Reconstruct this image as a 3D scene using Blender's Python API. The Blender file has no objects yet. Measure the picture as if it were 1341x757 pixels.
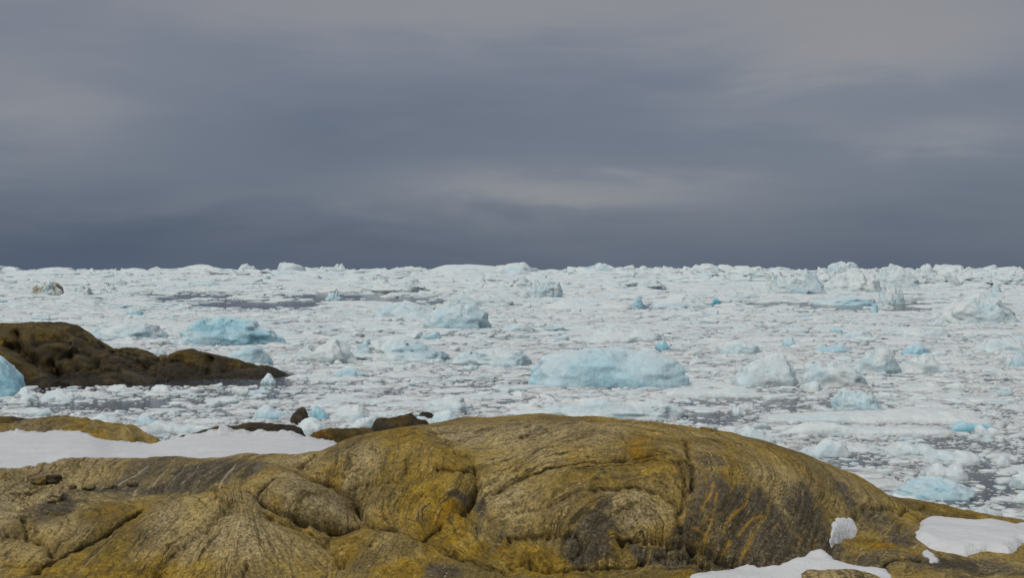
import bpy, math, random
import numpy as np
from mathutils import Vector

# ------------------------------------------------------------------ camera
F, HZ, CAMH = 1841.0, 354.5, 8.0            # focal length and horizon row in photo pixels, lens height above the water
S = bpy.context.scene
COL = S.collection
cam_d = bpy.data.cameras.new('camera')
cam = bpy.data.objects.new('camera', cam_d)
COL.objects.link(cam)
cam.location = (0, 0, CAMH)
cam.rotation_euler = (math.radians(90), 0, 0)
cam_d.sensor_width = 36.0
cam_d.lens = 36.0 * F / 1341.0
cam_d.shift_y = -(378.5 - HZ) / 1341.0
cam_d.clip_start = 0.5
cam_d.clip_end = 60000
S.camera = cam

# ------------------------------------------------------------------ sky, sun, exposure
SUN_EL, SUN_AZ = math.radians(46), math.radians(-138)     # azimuth from +Y, clockwise: behind the camera, to the left
W = bpy.data.worlds.new('World')
S.world = W
W.use_nodes = True
wt = W.node_tree
wt.nodes.clear()


class NB:
    """tiny node builder"""
    def __init__(self, tree):
        self.t = tree

    def n(self, kind, props=None, **inp):
        nd = self.t.nodes.new(kind)
        for k, v in (props or {}).items():
            setattr(nd, k, v)
        for k, v in inp.items():
            key = int(k[1:]) if k[0] == 'i' and k[1:].isdigit() else k.replace('_', ' ')
            self.set(nd.inputs[key], v)
        return nd

    def set(self, sock, v):
        if hasattr(v, 'is_output') or isinstance(v, bpy.types.NodeSocket):
            self.t.links.new(v, sock)
        else:
            sock.default_value = v

    def math(self, op, a, b=0.0, c=None, clamp=False):
        nd = self.t.nodes.new('ShaderNodeMath')
        nd.operation = op
        nd.use_clamp = clamp
        self.set(nd.inputs[0], a)
        self.set(nd.inputs[1], b)
        if c is not None:
            self.set(nd.inputs[2], c)
        return nd.outputs[0]

    def vmath(self, op, a, b=(0, 0, 0)):
        nd = self.t.nodes.new('ShaderNodeVectorMath')
        nd.operation = op
        self.set(nd.inputs[0], a)
        self.set(nd.inputs[1], b)
        return nd.outputs[0]

    def mix(self, f, a, b, blend='MIX'):
        nd = self.t.nodes.new('ShaderNodeMix')
        nd.data_type = 'RGBA'
        nd.blend_type = blend
        nd.clamp_factor = True
        self.set(nd.inputs[0], f)
        self.set(nd.inputs[6], a if not isinstance(a, tuple) else (*a, 1)[:4])
        self.set(nd.inputs[7], b if not isinstance(b, tuple) else (*b, 1)[:4])
        return nd.outputs[2]

    def step(self, v, lo, hi, to0=0.0, to1=1.0, smooth=True):
        nd = self.t.nodes.new('ShaderNodeMapRange')
        nd.interpolation_type = 'SMOOTHSTEP' if smooth else 'LINEAR'
        self.set(nd.inputs[0], v)
        for i, q in enumerate((lo, hi, to0, to1)):
            self.set(nd.inputs[1 + i], q)
        return nd.outputs[0]

    def noise(self, vec, scale, detail=4.0, rough=0.55, dist=0.0, dims='3D'):
        nd = self.t.nodes.new('ShaderNodeTexNoise')
        nd.noise_dimensions = dims
        self.set(nd.inputs['Vector'], vec)
        self.set(nd.inputs['Scale'], scale)
        self.set(nd.inputs['Detail'], detail)
        self.set(nd.inputs['Roughness'], rough)
        self.set(nd.inputs['Distortion'], dist)
        return nd.outputs[0]

    def xyz(self, x, y, z):
        nd = self.t.nodes.new('ShaderNodeCombineXYZ')
        for i, v in enumerate((x, y, z)):
            self.set(nd.inputs[i], v)
        return nd.outputs[0]


b = NB(wt)
sky = b.n('ShaderNodeTexSky', {'sky_type': 'NISHITA', 'sun_disc': False, 'sun_elevation': SUN_EL, 'sun_rotation': SUN_AZ, 'altitude': 10.0})
bg_clear = b.n('ShaderNodeBackground', Color=sky.outputs[0], Strength=0.08)
d = b.n('ShaderNodeTexCoord').outputs['Generated']
sep = b.n('ShaderNodeSeparateXYZ', Vector=d)
dx, dy, dz = sep.outputs
# overcast layer: long soft cloud rolls, darker and bluer over the sea to the north, bright overhead and to the south
warp = b.noise(b.vmath('MULTIPLY', d, (3.0, 3.0, 8.0)), 1.0, 2.0, 0.5)
cv = b.xyz(b.math('MULTIPLY', dx, 1.0), b.math('MULTIPLY', dy, 1.0), b.math('ADD', b.math('MULTIPLY', dz, 3.0), b.math('MULTIPLY', warp, 0.18)))
n1 = b.noise(b.vmath('ADD', cv, (3.1, 0.4, 7.7)), 3.2, 4.0, 0.5, 0.25)
n2 = b.noise(b.vmath('MULTIPLY', cv, (1.0, 1.0, 1.8)), 9.0, 4.0, 0.55, 0.3)
mixn = b.math('ADD', b.math('MULTIPLY', n1, 0.68), b.math('MULTIPLY', n2, 0.32))


def cloud_patch(ax, ez, wx, wz, amp):
    """a lighter or darker cloud roll at bearing slope ax, elevation slope ez"""
    gx = b.math('DIVIDE', b.math('SUBTRACT', b.math('ADD', dx, b.math('MULTIPLY', b.math('SUBTRACT', n2, 0.5), 0.12)), ax), wx)
    gz = b.math('DIVIDE', b.math('SUBTRACT', b.math('ADD', dz, b.math('MULTIPLY', b.math('SUBTRACT', n2, 0.5), 0.05)), ez), wz)
    r2 = b.math('ADD', b.math('MULTIPLY', gx, gx), b.math('MULTIPLY', gz, gz))
    g = b.math('EXPONENT', b.math('MULTIPLY', r2, -1.0))
    g = b.math('MULTIPLY', g, b.math('GREATER_THAN', dy, 0.0))
    return b.math('MULTIPLY', g, amp)


patches = None
for args in ((0.03, 0.056, 0.15, 0.018, 0.32), (0.25, 0.155, 0.09, 0.04, 0.30), (0.31, 0.095, 0.06, 0.012, 0.15),
             (-0.33, 0.105, 0.08, 0.03, 0.24), (-0.02, 0.185, 0.22, 0.02, 0.14), (0.17, 0.105, 0.07, 0.013, 0.08),
             (-0.13, 0.09, 0.10, 0.035, -0.10), (0.27, 0.125, 0.07, 0.016, -0.11), (-0.30, 0.02, 0.22, 0.03, -0.16),
             (0.02, 0.12, 0.10, 0.02, -0.04)):
    p = cloud_patch(*args)
    patches = p if patches is None else b.math('ADD', patches, p)
lum = b.math('ADD', b.math('MULTIPLY', b.math('SUBTRACT', mixn, 0.5), 0.42), b.math('ADD', 0.5, patches))
lum = b.math('ADD', lum, b.step(dz, 0.0, 0.20, -0.18, 0.22, False))
blue = b.mix(b.step(lum, 0.15, 0.95, smooth=False), (0.048, 0.073, 0.120), (0.214, 0.225, 0.262))
warmth = b.step(lum, 0.55, 0.95)
north = b.mix(b.math('MULTIPLY', warmth, 0.7), blue, (0.222, 0.216, 0.218))
high = b.mix(mixn, (0.33, 0.345, 0.375), (0.66, 0.67, 0.69))
t_high = b.step(dz, 0.22, 0.75)
t_south = b.step(dy, 0.2, -0.9, 0.0, 0.30)
t_up = b.math('MAXIMUM', t_high, b.math('MULTIPLY', t_south, b.step(dz, -0.05, 0.15)))
cloud = b.mix(t_up, north, high)
bg_cloud = b.n('ShaderNodeBackground', Color=cloud, Strength=1.0)
mixs = b.n('ShaderNodeMixShader', Fac=0.94, i1=bg_clear.outputs[0], i2=bg_cloud.outputs[0])
b.n('ShaderNodeOutputWorld', Surface=mixs.outputs[0])

sun_d = bpy.data.lights.new('sun', 'SUN')
sun_d.energy = 1.5
sun_d.angle = math.radians(11)
sun_d.color = (1.0, 0.96, 0.90)
sun = bpy.data.objects.new('sun', sun_d)
COL.objects.link(sun)
sv = Vector((math.sin(SUN_AZ) * math.cos(SUN_EL), math.cos(SUN_AZ) * math.cos(SUN_EL), math.sin(SUN_EL)))
sun.rotation_euler = sv.to_track_quat('Z', 'Y').to_euler()
S.view_settings.view_transform = 'Standard'
S.view_settings.look = 'None'
S.view_settings.exposure = 0.30
S.view_settings.gamma = 1.0
S.view_settings.use_curve_mapping = False

# ------------------------------------------------------------------ helpers
rng = np.random.default_rng(7)


def _hash(ix, iy, iz, seed):
    h = (ix.astype(np.uint32) * np.uint32(374761393) + iy.astype(np.uint32) * np.uint32(668265263)
         + iz.astype(np.uint32) * np.uint32(2246822519) + np.uint32((seed * 3266489917) & 0xffffffff))
    h = (h ^ (h >> np.uint32(13))) * np.uint32(1274126177)
    h = h ^ (h >> np.uint32(16))
    return (h & np.uint32(0xffffff)).astype(np.float32) / np.float32(0xffffff)


def vnoise(x, y, z=None, seed=0):
    """smooth value noise in -1..1"""
    z = np.zeros_like(x) if z is None else z
    fx, fy, fz = np.floor(x), np.floor(y), np.floor(z)
    ix, iy, iz = fx.astype(np.int64), fy.astype(np.int64), fz.astype(np.int64)
    tx, ty, tz = (x - fx), (y - fy), (z - fz)
    tx, ty, tz = (t * t * t * (t * (t * 6 - 15) + 10) for t in (tx, ty, tz))
    out = 0.0
    for a in (0, 1):
        wa = tx if a else 1 - tx
        for c in (0, 1):
            wc = ty if c else 1 - ty
            for e in (0, 1):
                we = tz if e else 1 - tz
                out = out + wa * wc * we * _hash(ix + a, iy + c, iz + e, seed)
    return out * 2 - 1


def fbm(x, y, z=None, octaves=4, gain=0.5, seed=0, ridged=False):
    tot, amp, f = 0.0, 1.0, 1.0
    for o in range(octaves):
        n = vnoise(x * f + 17.3 * o, y * f - 9.1 * o, None if z is None else z * f + 3.7 * o, seed + o)
        tot = tot + amp * ((1 - 2 * np.abs(n)) if ridged else n)
        amp *= gain
        f *= 2.03
    return tot


def sstep(v, lo, hi):
    t = np.clip((v - lo) / (hi - lo), 0, 1)
    return t * t * (3 - 2 * t)


def mesh_object(name, verts, quads, mats, parent=None, smooth=True, tris=None, attrs=None, mat_index=None):
    """one mesh object from numpy arrays"""
    me = bpy.data.meshes.new(name)
    verts = np.asarray(verts, np.float32)
    nq = 0 if quads is None else len(quads)
    nt = 0 if tris is None else len(tris)
    me.vertices.add(len(verts))
    me.vertices.foreach_set('co', verts.ravel())
    idx = []
    if nq:
        idx.append(np.asarray(quads, np.int32).ravel())
    if nt:
        idx.append(np.asarray(tris, np.int32).ravel())
    idx = np.concatenate(idx)
    me.loops.add(len(idx))
    me.loops.foreach_set('vertex_index', idx)
    st = np.concatenate([np.arange(nq, dtype=np.int32) * 4, nq * 4 + np.arange(nt, dtype=np.int32) * 3])
    me.polygons.add(nq + nt)
    me.polygons.foreach_set('loop_start', st)
    me.update(calc_edges=True)
    me.validate()
    if smooth is not None:
        me.polygons.foreach_set('use_smooth', np.full(nq + nt, bool(smooth)))
    for k, v in (attrs or {}).items():
        v = np.asarray(v, np.float32)
        if v.ndim == 1:
            at = me.attributes.new(k, 'FLOAT', 'POINT')
            at.data.foreach_set('value', v)
        else:
            at = me.attributes.new(k, 'FLOAT_VECTOR', 'POINT')
            at.data.foreach_set('vector', v.ravel())
    for m in (mats if isinstance(mats, (list, tuple)) else [mats]):
        me.materials.append(m)
    o = bpy.data.objects.new(name, me)
    COL.objects.link(o)
    if parent is not None:
        o.parent = parent
    return o


def tag(o, label=None, cat=None, group=None, kind=None):
    for k, v in (('label', label), ('category', cat), ('group', group), ('kind', kind)):
        if v:
            o[k] = v
    return o


def grid_quads(nr, nc, wrap=False):
    r = np.arange(nr - 1)[:, None]
    c = np.arange(nc if wrap else nc - 1)[None, :]
    c2 = (c + 1) % nc
    return np.stack([r * nc + c, r * nc + c2, (r + 1) * nc + c2, (r + 1) * nc + c], -1).reshape(-1, 4)


def new_mat(name):
    m = bpy.data.materials.new(name)
    m.use_nodes = True
    m.node_tree.nodes.clear()
    return m, NB(m.node_tree)


def tps_fit(pts, vals, lam=1e-3):
    P = np.asarray(pts, np.float64)
    n = len(P)
    d2 = ((P[:, None] - P[None]) ** 2).sum(-1)
    K = 0.5 * d2 * np.log(d2 + 1e-12) + lam * np.eye(n)
    Q = np.hstack([np.ones((n, 1)), P])
    A = np.zeros((n + 3, n + 3))
    A[:n, :n], A[:n, n:], A[n:, :n] = K, Q, Q.T
    sol = np.linalg.solve(A, np.concatenate([vals, np.zeros(3)]))
    return P, sol


def tps_eval(fit, x, y):
    P, sol = fit
    shp = np.shape(x)
    x, y = np.ravel(x).astype(np.float32), np.ravel(y).astype(np.float32)
    out = np.empty(len(x), np.float64)
    n = len(P)
    Pf, w = P.astype(np.float32), sol[:n].astype(np.float64)
    for i in range(0, len(x), 20000):
        xs, ys = x[i:i + 20000, None], y[i:i + 20000, None]
        d2 = (xs - Pf[:, 0]) ** 2 + (ys - Pf[:, 1]) ** 2
        out[i:i + 20000] = (0.5 * d2 * np.log(d2 + 1e-12)) @ w + sol[n] + sol[n + 1] * xs[:, 0] + sol[n + 2] * ys[:, 0]
    return out.reshape(shp)


def spot(px, py, D):
    """the place in the scene seen at a photo pixel, D metres out"""
    return np.array([(px - 670.5) / F * D, D, CAMH - (py - HZ) / F * D])


def inside(poly, x, y):
    res = np.zeros(np.shape(x), bool)
    n = len(poly)
    for i in range(n):
        x1, y1 = poly[i]
        x2, y2 = poly[(i + 1) % n]
        hit = ((y1 > y) != (y2 > y)) & (x < (x2 - x1) * (y - y1) / (y2 - y1 + 1e-12) + x1)
        res ^= hit
    return res


def line_dist(line, x, y):
    """distance, signed side and run 0..1 along a polyline"""
    best = np.full(np.shape(x), 1e9)
    side = np.zeros(np.shape(x))
    run = np.zeros(np.shape(x))
    L = np.asarray(line, float)
    seg = np.hypot(*(L[1:] - L[:-1]).T)
    cum = np.concatenate([[0], np.cumsum(seg)])
    for i in range(len(L) - 1):
        ax, ay = L[i]
        vx, vy = L[i + 1] - L[i]
        q = vx * vx + vy * vy + 1e-12
        t = np.clip(((x - ax) * vx + (y - ay) * vy) / q, 0, 1)
        ex, ey = x - ax - t * vx, y - ay - t * vy
        dd = np.hypot(ex, ey)
        m = dd < best
        best = np.where(m, dd, best)
        side = np.where(m, np.sign(vx * ey - vy * ex), side)
        run = np.where(m, (cum[i] + t * seg[i]) / cum[-1], run)
    return best, side, run


def line_dist3(line, x, y, z):
    """distance to a polyline in space, side as seen on a face that looks back at the camera, run 0..1"""
    L = np.asarray(line, float)
    best = np.full(np.shape(x), 1e9)
    side, run = np.zeros(np.shape(x)), np.zeros(np.shape(x))
    seg = np.sqrt(((L[1:] - L[:-1]) ** 2).sum(1))
    cum = np.concatenate([[0], np.cumsum(seg)])
    for i in range(len(L) - 1):
        v = L[i + 1] - L[i]
        px, py, pz = x - L[i, 0], y - L[i, 1], z - L[i, 2]
        t = np.clip((px * v[0] + py * v[1] + pz * v[2]) / (v @ v + 1e-12), 0, 1)
        ex, ey, ez = px - t * v[0], py - t * v[1], pz - t * v[2]
        dd = np.sqrt(ex * ex + ey * ey + ez * ez)
        m = dd < best
        best = np.where(m, dd, best)
        side = np.where(m, np.sign(v[0] * (ez + 0.2 * ey) - (v[2] + 0.2 * v[1]) * ex), side)
        run = np.where(m, (cum[i] + t * seg[i]) / cum[-1], run)
    return best, side, run


def smooth_line(pts, k=6):
    """Catmull-Rom through the points"""
    P = np.asarray(pts, float)
    if len(P) < 3:
        return P
    E = np.vstack([2 * P[0] - P[1], P, 2 * P[-1] - P[-2]])
    out = []
    for i in range(1, len(E) - 2):
        for t in np.arange(k) / k:
            a, bq, c, dd = E[i - 1], E[i], E[i + 1], E[i + 2]
            out.append(0.5 * (2 * bq + (c - a) * t + (2 * a - 5 * bq + 4 * c - dd) * t * t + (3 * bq - a - 3 * c + dd) * t ** 3))
    out.append(P[-1])
    return np.array(out)
# ------------------------------------------------------------------ materials: rock, snow
def rock_material(name, far=False):
    m, b = new_mat(name)
    pos = b.n('ShaderNodeTexCoord').outputs['Object']
    A = lambda k: b.n('ShaderNodeAttribute', {'attribute_name': k})
    fold = A('fold').outputs['Fac']
    stain = b.n('ShaderNodeSeparateXYZ', Vector=A('stain').outputs['Vector']).outputs     # dark gneiss, ochre lichen, bare grey
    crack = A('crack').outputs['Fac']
    k = 0.25 if far else 1.0
    big = b.noise(pos, 0.9 * k, 4.0, 0.6, 0.4)
    mid = b.noise(pos, 4.5 * k, 5.0, 0.62, 0.6)
    fine = b.noise(pos, 26.0 * k, 5.0, 0.68, 0.3)
    grit = b.noise(pos, 75.0 * k, 3.0, 0.75)
    pit = b.noise(pos, 14.0 * k, 4.0, 0.75, 0.8)
    # foliation: layers seen as streaks that follow the fold
    wob = b.math('ADD', b.math('MULTIPLY', b.math('SUBTRACT', mid, 0.5), 0.16), b.math('MULTIPLY', b.math('SUBTRACT', big, 0.5), 0.30))
    fw = b.math('ADD', fold, wob)
    along = b.vmath('MULTIPLY', pos, (0.5, 0.5, 0.5))
    sp = b.n('ShaderNodeSeparateXYZ', Vector=along).outputs

    def streak(freq, st, det=3.0):
        v = b.xyz(b.math('MULTIPLY', fw, freq * k), b.math('MULTIPLY', sp[0], st), b.math('MULTIPLY', sp[2], st))
        return b.noise(v, 1.0, det, 0.6)
    s1 = streak(2.6, 0.9)
    s2 = streak(13.0, 3.2)
    s3 = streak(42.0, 8.0, 2.0)
    lined = b.step(b.noise(b.vmath('ADD', pos, (11.0, 3.0, 5.0)), 1.3 * k, 3.0, 0.55, 0.5), 0.42, 0.60, 0.5, 1.0)
    layers = b.math('ADD', b.math('ADD', b.math('MULTIPLY', s1, 0.4), b.math('MULTIPLY', s2, 0.4)), b.math('MULTIPLY', s3, 0.3))   # about .55
    # bare stone
    stone = b.mix(b.step(b.math('ADD', b.math('MULTIPLY', layers, 0.8), b.math('MULTIPLY', fine, 0.35)), 0.44, 0.76), (0.130, 0.094, 0.040), (0.610, 0.475, 0.225))
    # ochre and yellow-green crust lichen
    lich = b.mix(b.step(mid, 0.35, 0.68), (0.225, 0.142, 0.032), (0.500, 0.345, 0.085))
    lich = b.mix(b.math('MULTIPLY', b.step(fine, 0.55, 0.75), 0.6), lich, (0.58, 0.47, 0.22))
    f_l = b.math('ADD', b.math('MULTIPLY', b.math('SUBTRACT', big, 0.5), 1.5), b.math('MULTIPLY', b.math('SUBTRACT', fine, 0.5), 1.3))
    f_l = b.math('ADD', f_l, b.math('MULTIPLY', b.math('SUBTRACT', s2, 0.5), 0.9))
    f_l = b.math('ADD', b.math('ADD', f_l, 0.40), b.math('MULTIPLY', stain[1], 0.65))
    f_l = b.math('SUBTRACT', f_l, b.math('MULTIPLY', stain[2], 0.85))
    f_l = b.math('SUBTRACT', f_l, b.math('MULTIPLY', stain[0], 0.45))
    colr = b.mix(b.step(f_l, 0.05, 0.75, 0.0, 0.92), stone, lich)
    colr = b.mix(b.math('MULTIPLY', stain[2], b.step(s2, 0.35, 0.6, 0.1, 0.6)), colr, b.mix(b.step(fine, 0.3, 0.7), (0.22, 0.185, 0.125), (0.68, 0.59, 0.43)))
    tone = b.noise(pos, 0.55 * k, 3.0, 0.6, 0.8)
    colr = b.mix(b.step(tone, 0.37, 0.57, 0.48, 0.0), colr, (0.085, 0.062, 0.024))
    # rust spots where the ochre is strongest
    rust = b.math('MULTIPLY', b.step(b.math('ADD', b.math('MULTIPLY', mid, 0.6), b.math('MULTIPLY', stain[1], 0.32)), 0.50, 0.68), b.step(fine, 0.38, 0.62, 0.15, 0.8))
    colr = b.mix(b.math('MULTIPLY', rust, b.step(stain[1], 0.15, 0.8)), colr, (0.44, 0.200, 0.032))
    # dark biotite gneiss, grey-black, with pale streaks
    dk = b.mix(b.step(b.math('ADD', b.math('MULTIPLY', s2, 0.6), b.math('MULTIPLY', fine, 0.4)), 0.42, 0.68), (0.040, 0.034, 0.026), (0.175, 0.150, 0.112))
    dk = b.mix(b.step(s1, 0.60, 0.72, 0.0, 0.8), dk, (0.42, 0.30, 0.125))
    f_d = b.math('ADD', b.math('MULTIPLY', stain[0], 1.0), b.math('MULTIPLY', b.math('SUBTRACT', b.math('ADD', mid, s2), 1.0), 0.9))
    colr = b.mix(b.step(f_d, 0.28, 0.72, 0.0, 0.9), colr, dk)
    # black lichen freckles and gritty grain
    frk = b.step(b.math('ADD', b.math('MULTIPLY', grit, 0.45), b.math('MULTIPLY', fine, 0.55)), 0.42, 0.515, 1.0, 0.0)
    colr = b.mix(b.math('MULTIPLY', b.step(pit, 0.34, 0.44, 1.0, 0.0), 0.42), colr, (0.075, 0.060, 0.036))
    colr = b.mix(b.math('MULTIPLY', frk, 0.45), colr, (0.045, 0.038, 0.026))
    colr = b.mix(b.math('MULTIPLY', b.step(b.math('ADD', b.math('MULTIPLY', s3, 0.5), b.math('MULTIPLY', s2, 0.5)), 0.38, 0.475, 1.0, 0.0), b.math('MULTIPLY', lined, 0.85)), colr, (0.055, 0.042, 0.020))
    colr = b.mix(b.math('MULTIPLY', b.step(b.math('ADD', b.math('MULTIPLY', s3, 0.6), b.math('MULTIPLY', fine, 0.4)), 0.57, 0.68), b.math('MULTIPLY', lined, 0.75)), colr, (0.70, 0.58, 0.30))
    vein = b.math('MULTIPLY', A('vein').outputs['Fac'], b.step(b.math('ADD', s3, fine), 0.75, 1.1, 0.35, 1.0))
    colr = b.mix(b.math('MULTIPLY', vein, 0.85), colr, b.mix(stain[2], b.mix(b.step(sp[0], -1.6, -0.6), (0.58, 0.49, 0.34), (0.50, 0.31, 0.09)), (0.58, 0.49, 0.34)))
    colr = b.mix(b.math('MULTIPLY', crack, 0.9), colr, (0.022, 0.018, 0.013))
    colr = b.n('ShaderNodeHueSaturation', Saturation=1.16, Value=0.84, Color=colr).outputs[0]
    hgt = b.math('ADD', b.math('MULTIPLY', layers, 0.5), b.math('ADD', b.math('MULTIPLY', fine, 0.55), b.math('MULTIPLY', grit, 0.16)))
    hgt = b.math('ADD', b.math('ADD', hgt, b.math('MULTIPLY', mid, 0.7)), b.math('MULTIPLY', b.step(pit, 0.30, 0.5, smooth=False), 0.35))
    bump = b.n('ShaderNodeBump', Strength=1.0, Distance=0.045 / k, Height=hgt)
    if far:
        colr = b.mix(b.step(big, 0.38, 0.62, 0.88, 0.56), colr, (0.014, 0.010, 0.005))
    bs = b.n('ShaderNodeBsdfPrincipled', Base_Color=colr, Roughness=0.78, Normal=bump.outputs[0])
    bs.inputs['Specular IOR Level'].default_value = 0.25
    b.n('ShaderNodeOutputMaterial', Surface=bs.outputs[0])
    return m


def snow_material():
    m, b = new_mat('wet_snow')
    pos = b.n('ShaderNodeTexCoord').outputs['Object']
    n = b.noise(pos, 1.2, 5.0, 0.6)
    g = b.noise(pos, 22.0, 4.0, 0.65)
    st = b.noise(b.vmath('MULTIPLY', pos, (0.5, 3.0, 3.0)), 1.5, 4.0, 0.6)
    c = b.mix(b.step(n, 0.35, 0.7), (0.515, 0.525, 0.53), (0.555, 0.56, 0.56))
    c = b.mix(b.step(st, 0.50, 0.72, 0.0, 0.5), c, (0.46, 0.45, 0.425))
    h = b.math('ADD', b.math('MULTIPLY', n, 1.0), b.math('MULTIPLY', g, 0.25))
    bump = b.n('ShaderNodeBump', Strength=0.9, Distance=0.09, Height=h)
    bs = b.n('ShaderNodeBsdfPrincipled', Base_Color=c, Roughness=0.6, Normal=bump.outputs[0])
    bs.inputs['Subsurface Weight'].default_value = 0.0
    b.n('ShaderNodeOutputMaterial', Surface=bs.outputs[0])
    return m


M_ROCK = rock_material('lichen_gneiss')
M_FAR = rock_material('dark_gneiss', True)
M_SNOW = snow_material()

# ------------------------------------------------------------------ the bedrock outcrop in front
# rows of (photo row, metres out) up the face, for columns of the outcrop; the last one is its skyline
COLS = {
    -200: [(757, 16.6), (700, 17.9), (660, 19.2), (632, 20.6), (619, 21.6)],
    -80: [(757, 16.6), (700, 17.9), (668, 19.0), (640, 20.4), (620, 21.6)],
    0: [(757, 16.7), (722, 17.4), (690, 18.0), (674, 18.5), (655, 19.6), (636, 20.7), (619, 21.9)],
    60: [(757, 16.7), (722, 17.3), (690, 17.9), (668, 18.5), (650, 19.6), (634, 20.5), (622, 21.2), (613, 22.0)],
    90: [(757, 16.7), (720, 17.3), (690, 17.9), (667, 18.4), (650, 19.4), (637, 20.3), (622, 20.9), (610, 21.5), (603, 22.1)],
    120: [(757, 16.7), (720, 17.3), (690, 17.8), (665, 18.3), (652, 19.1), (638, 20.1), (622, 20.6), (607, 21.3), (600.5, 22.0)],
    190: [(757, 16.7), (720, 17.2), (690, 17.7), (662, 18.3), (650, 19.2), (632, 19.8), (612, 20.4), (601, 21.2)],
    250: [(757, 16.6), (720, 17.0), (690, 17.4), (660, 17.9), (647, 18.5), (638, 19.2), (620, 19.7), (607, 20.2), (599, 20.9)],
    310: [(757, 16.4), (720, 16.8), (690, 17.2), (660, 17.7), (645, 18.1), (637, 18.8), (620, 19.3), (605, 19.8), (596, 20.6)],
    360: [(757, 16.5), (720, 16.9), (690, 17.5), (673, 18.0), (664, 18.15), (648, 18.35), (630, 18.7), (612, 19.2), (600, 19.7), (589.5, 20.5)],
    400: [(757, 16.6), (722, 17.2), (702, 17.7), (688, 18.05), (676, 18.15), (652, 18.4), (632, 18.8), (619, 19.5), (604, 19.9), (590, 20.6)],
    440: [(757, 16.7), (726, 17.3), (708, 17.9), (697, 18.2), (684, 18.25), (662, 18.45), (642, 18.8), (629, 19.2), (612, 19.3), (592, 19.6), (579, 20.1)],
    480: [(757, 16.6), (730, 17.0), (706, 17.4), (694, 18.0), (680, 18.45), (664, 18.7), (646, 18.85), (620, 19.0), (600, 19.2), (580, 19.7), (569.5, 20.3)],
    520: [(757, 16.6), (730, 16.9), (708, 17.2), (697, 17.6), (690, 18.1), (670, 18.35), (650, 18.55), (620, 18.8), (592, 19.2), (572, 19.9), (561.5, 20.6)],
    560: [(757, 16.6), (730, 17.0), (714, 17.3), (703, 17.8), (690, 18.0), (660, 18.2), (630, 18.5), (600, 18.9), (580, 19.5), (566, 20.1), (558, 20.8)],
    600: [(757, 16.6), (736, 17.0), (723, 17.4), (710, 17.75), (690, 17.9), (660, 18.1), (632, 18.4), (612, 18.7), (596, 19.2), (582, 20.0), (566, 20.6), (550.5, 21.6)],
    640: [(757, 16.7), (744, 17.1), (732, 17.5), (715, 17.7), (690, 17.9), (660, 18.2), (630, 18.6), (602, 19.2), (580, 19.8), (560, 20.6), (545.5, 21.8)],
    700: [(757, 16.9), (747, 17.2), (735, 17.4), (720, 17.5), (700, 17.7), (670, 18.0), (640, 18.35), (610, 18.8), (585, 19.4), (565, 20.2), (550, 21.3), (543, 22.3)],
    760: [(757, 16.9), (744, 17.25), (730, 17.4), (702, 17.6), (670, 17.9), (640, 18.15), (610, 18.6), (585, 19.2), (565, 20.0), (551, 21.2), (545.5, 22.2)],
    820: [(757, 17.0), (744, 17.25), (730, 17.5), (706, 17.75), (690, 17.65), (660, 17.85), (630, 18.2), (605, 18.6), (580, 19.3), (564, 20.2), (552.5, 21.7)],
    880: [(757, 17.1), (747, 17.3), (727, 17.5), (707, 17.75), (695, 17.55), (660, 17.75), (630, 18.1), (605, 18.6), (585, 19.2), (570, 20.1), (560, 21.4)],
    940: [(757, 17.1), (747, 17.25), (728, 17.4), (712, 17.5), (690, 17.5), (660, 17.7), (630, 18.1), (607, 18.6), (590, 19.2), (578, 20.1), (569.5, 21.3)],
    1000: [(757, 17.0), (749, 17.2), (740, 17.3), (720, 17.4), (690, 17.6), (660, 17.9), (630, 18.4), (611, 18.9), (596, 19.6), (586, 20.5), (579.5, 21.3)],
    1060: [(757, 16.9), (742, 17.3), (729, 17.6), (710, 17.8), (690, 17.95), (665, 18.2), (640, 18.6), (622, 19.2), (607, 20.0), (597, 21.0)],
    1110: [(757, 16.9), (732, 17.6), (714, 18.1), (702, 18.4), (685, 18.55), (665, 18.8), (646, 19.2), (631, 19.8), (617, 20.8)],
    1150: [(757, 16.9), (732, 17.6), (712, 18.2), (692, 18.7), (676, 19.0), (660, 19.4), (650, 19.9), (639, 20.7)],
    1190: [(757, 16.9), (730, 17.6), (710, 18.3), (690, 19.2), (676, 20.1), (663, 21.4), (657, 22.4)],
    1260: [(757, 16.9), (731, 17.7), (711, 18.5), (692, 19.7), (680, 21.0), (669, 22.8)],
    1341: [(757, 16.9), (735, 17.6), (717, 18.4), (703, 19.6), (694, 20.8), (687, 22.6)],
    1480: [(757, 17.0), (735, 17.8), (718, 18.8), (706, 20.2), (700, 22.0)],
}
# upper edge of the snow bank behind the outcrop (photo column, row), reached 52 m out
SNOW_TOP = [(-260, 566), (-80, 567), (0, 568), (19, 566), (21, 562), (36, 567), (59, 567), (72, 565.5), (100, 566), (116, 569.5), (123, 577.5), (150, 580), (168, 582), (180, 581), (195, 584),
            (215, 580), (240, 576), (247, 573), (270, 569), (286, 567), (288, 560.5), (306, 568), (345, 568.5), (381, 567), (394, 573), (413, 577), (428, 580), (445, 584)]
CREST = [(px, r[-1][1] - 0.35, CAMH - (r[-1][0] - HZ) / F * r[-1][1] - 0.16) for px, r in COLS.items()]
D_BACK = 52.0


SOFT_TOP = [(-260, 566), (0, 567), (100, 568), (150, 579), (195, 582), (240, 575), (290, 569), (380, 569), (428, 580), (445, 584)]
SOFT_TOP = [tuple(q) for q in smooth_line(SOFT_TOP, 10)]


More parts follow.
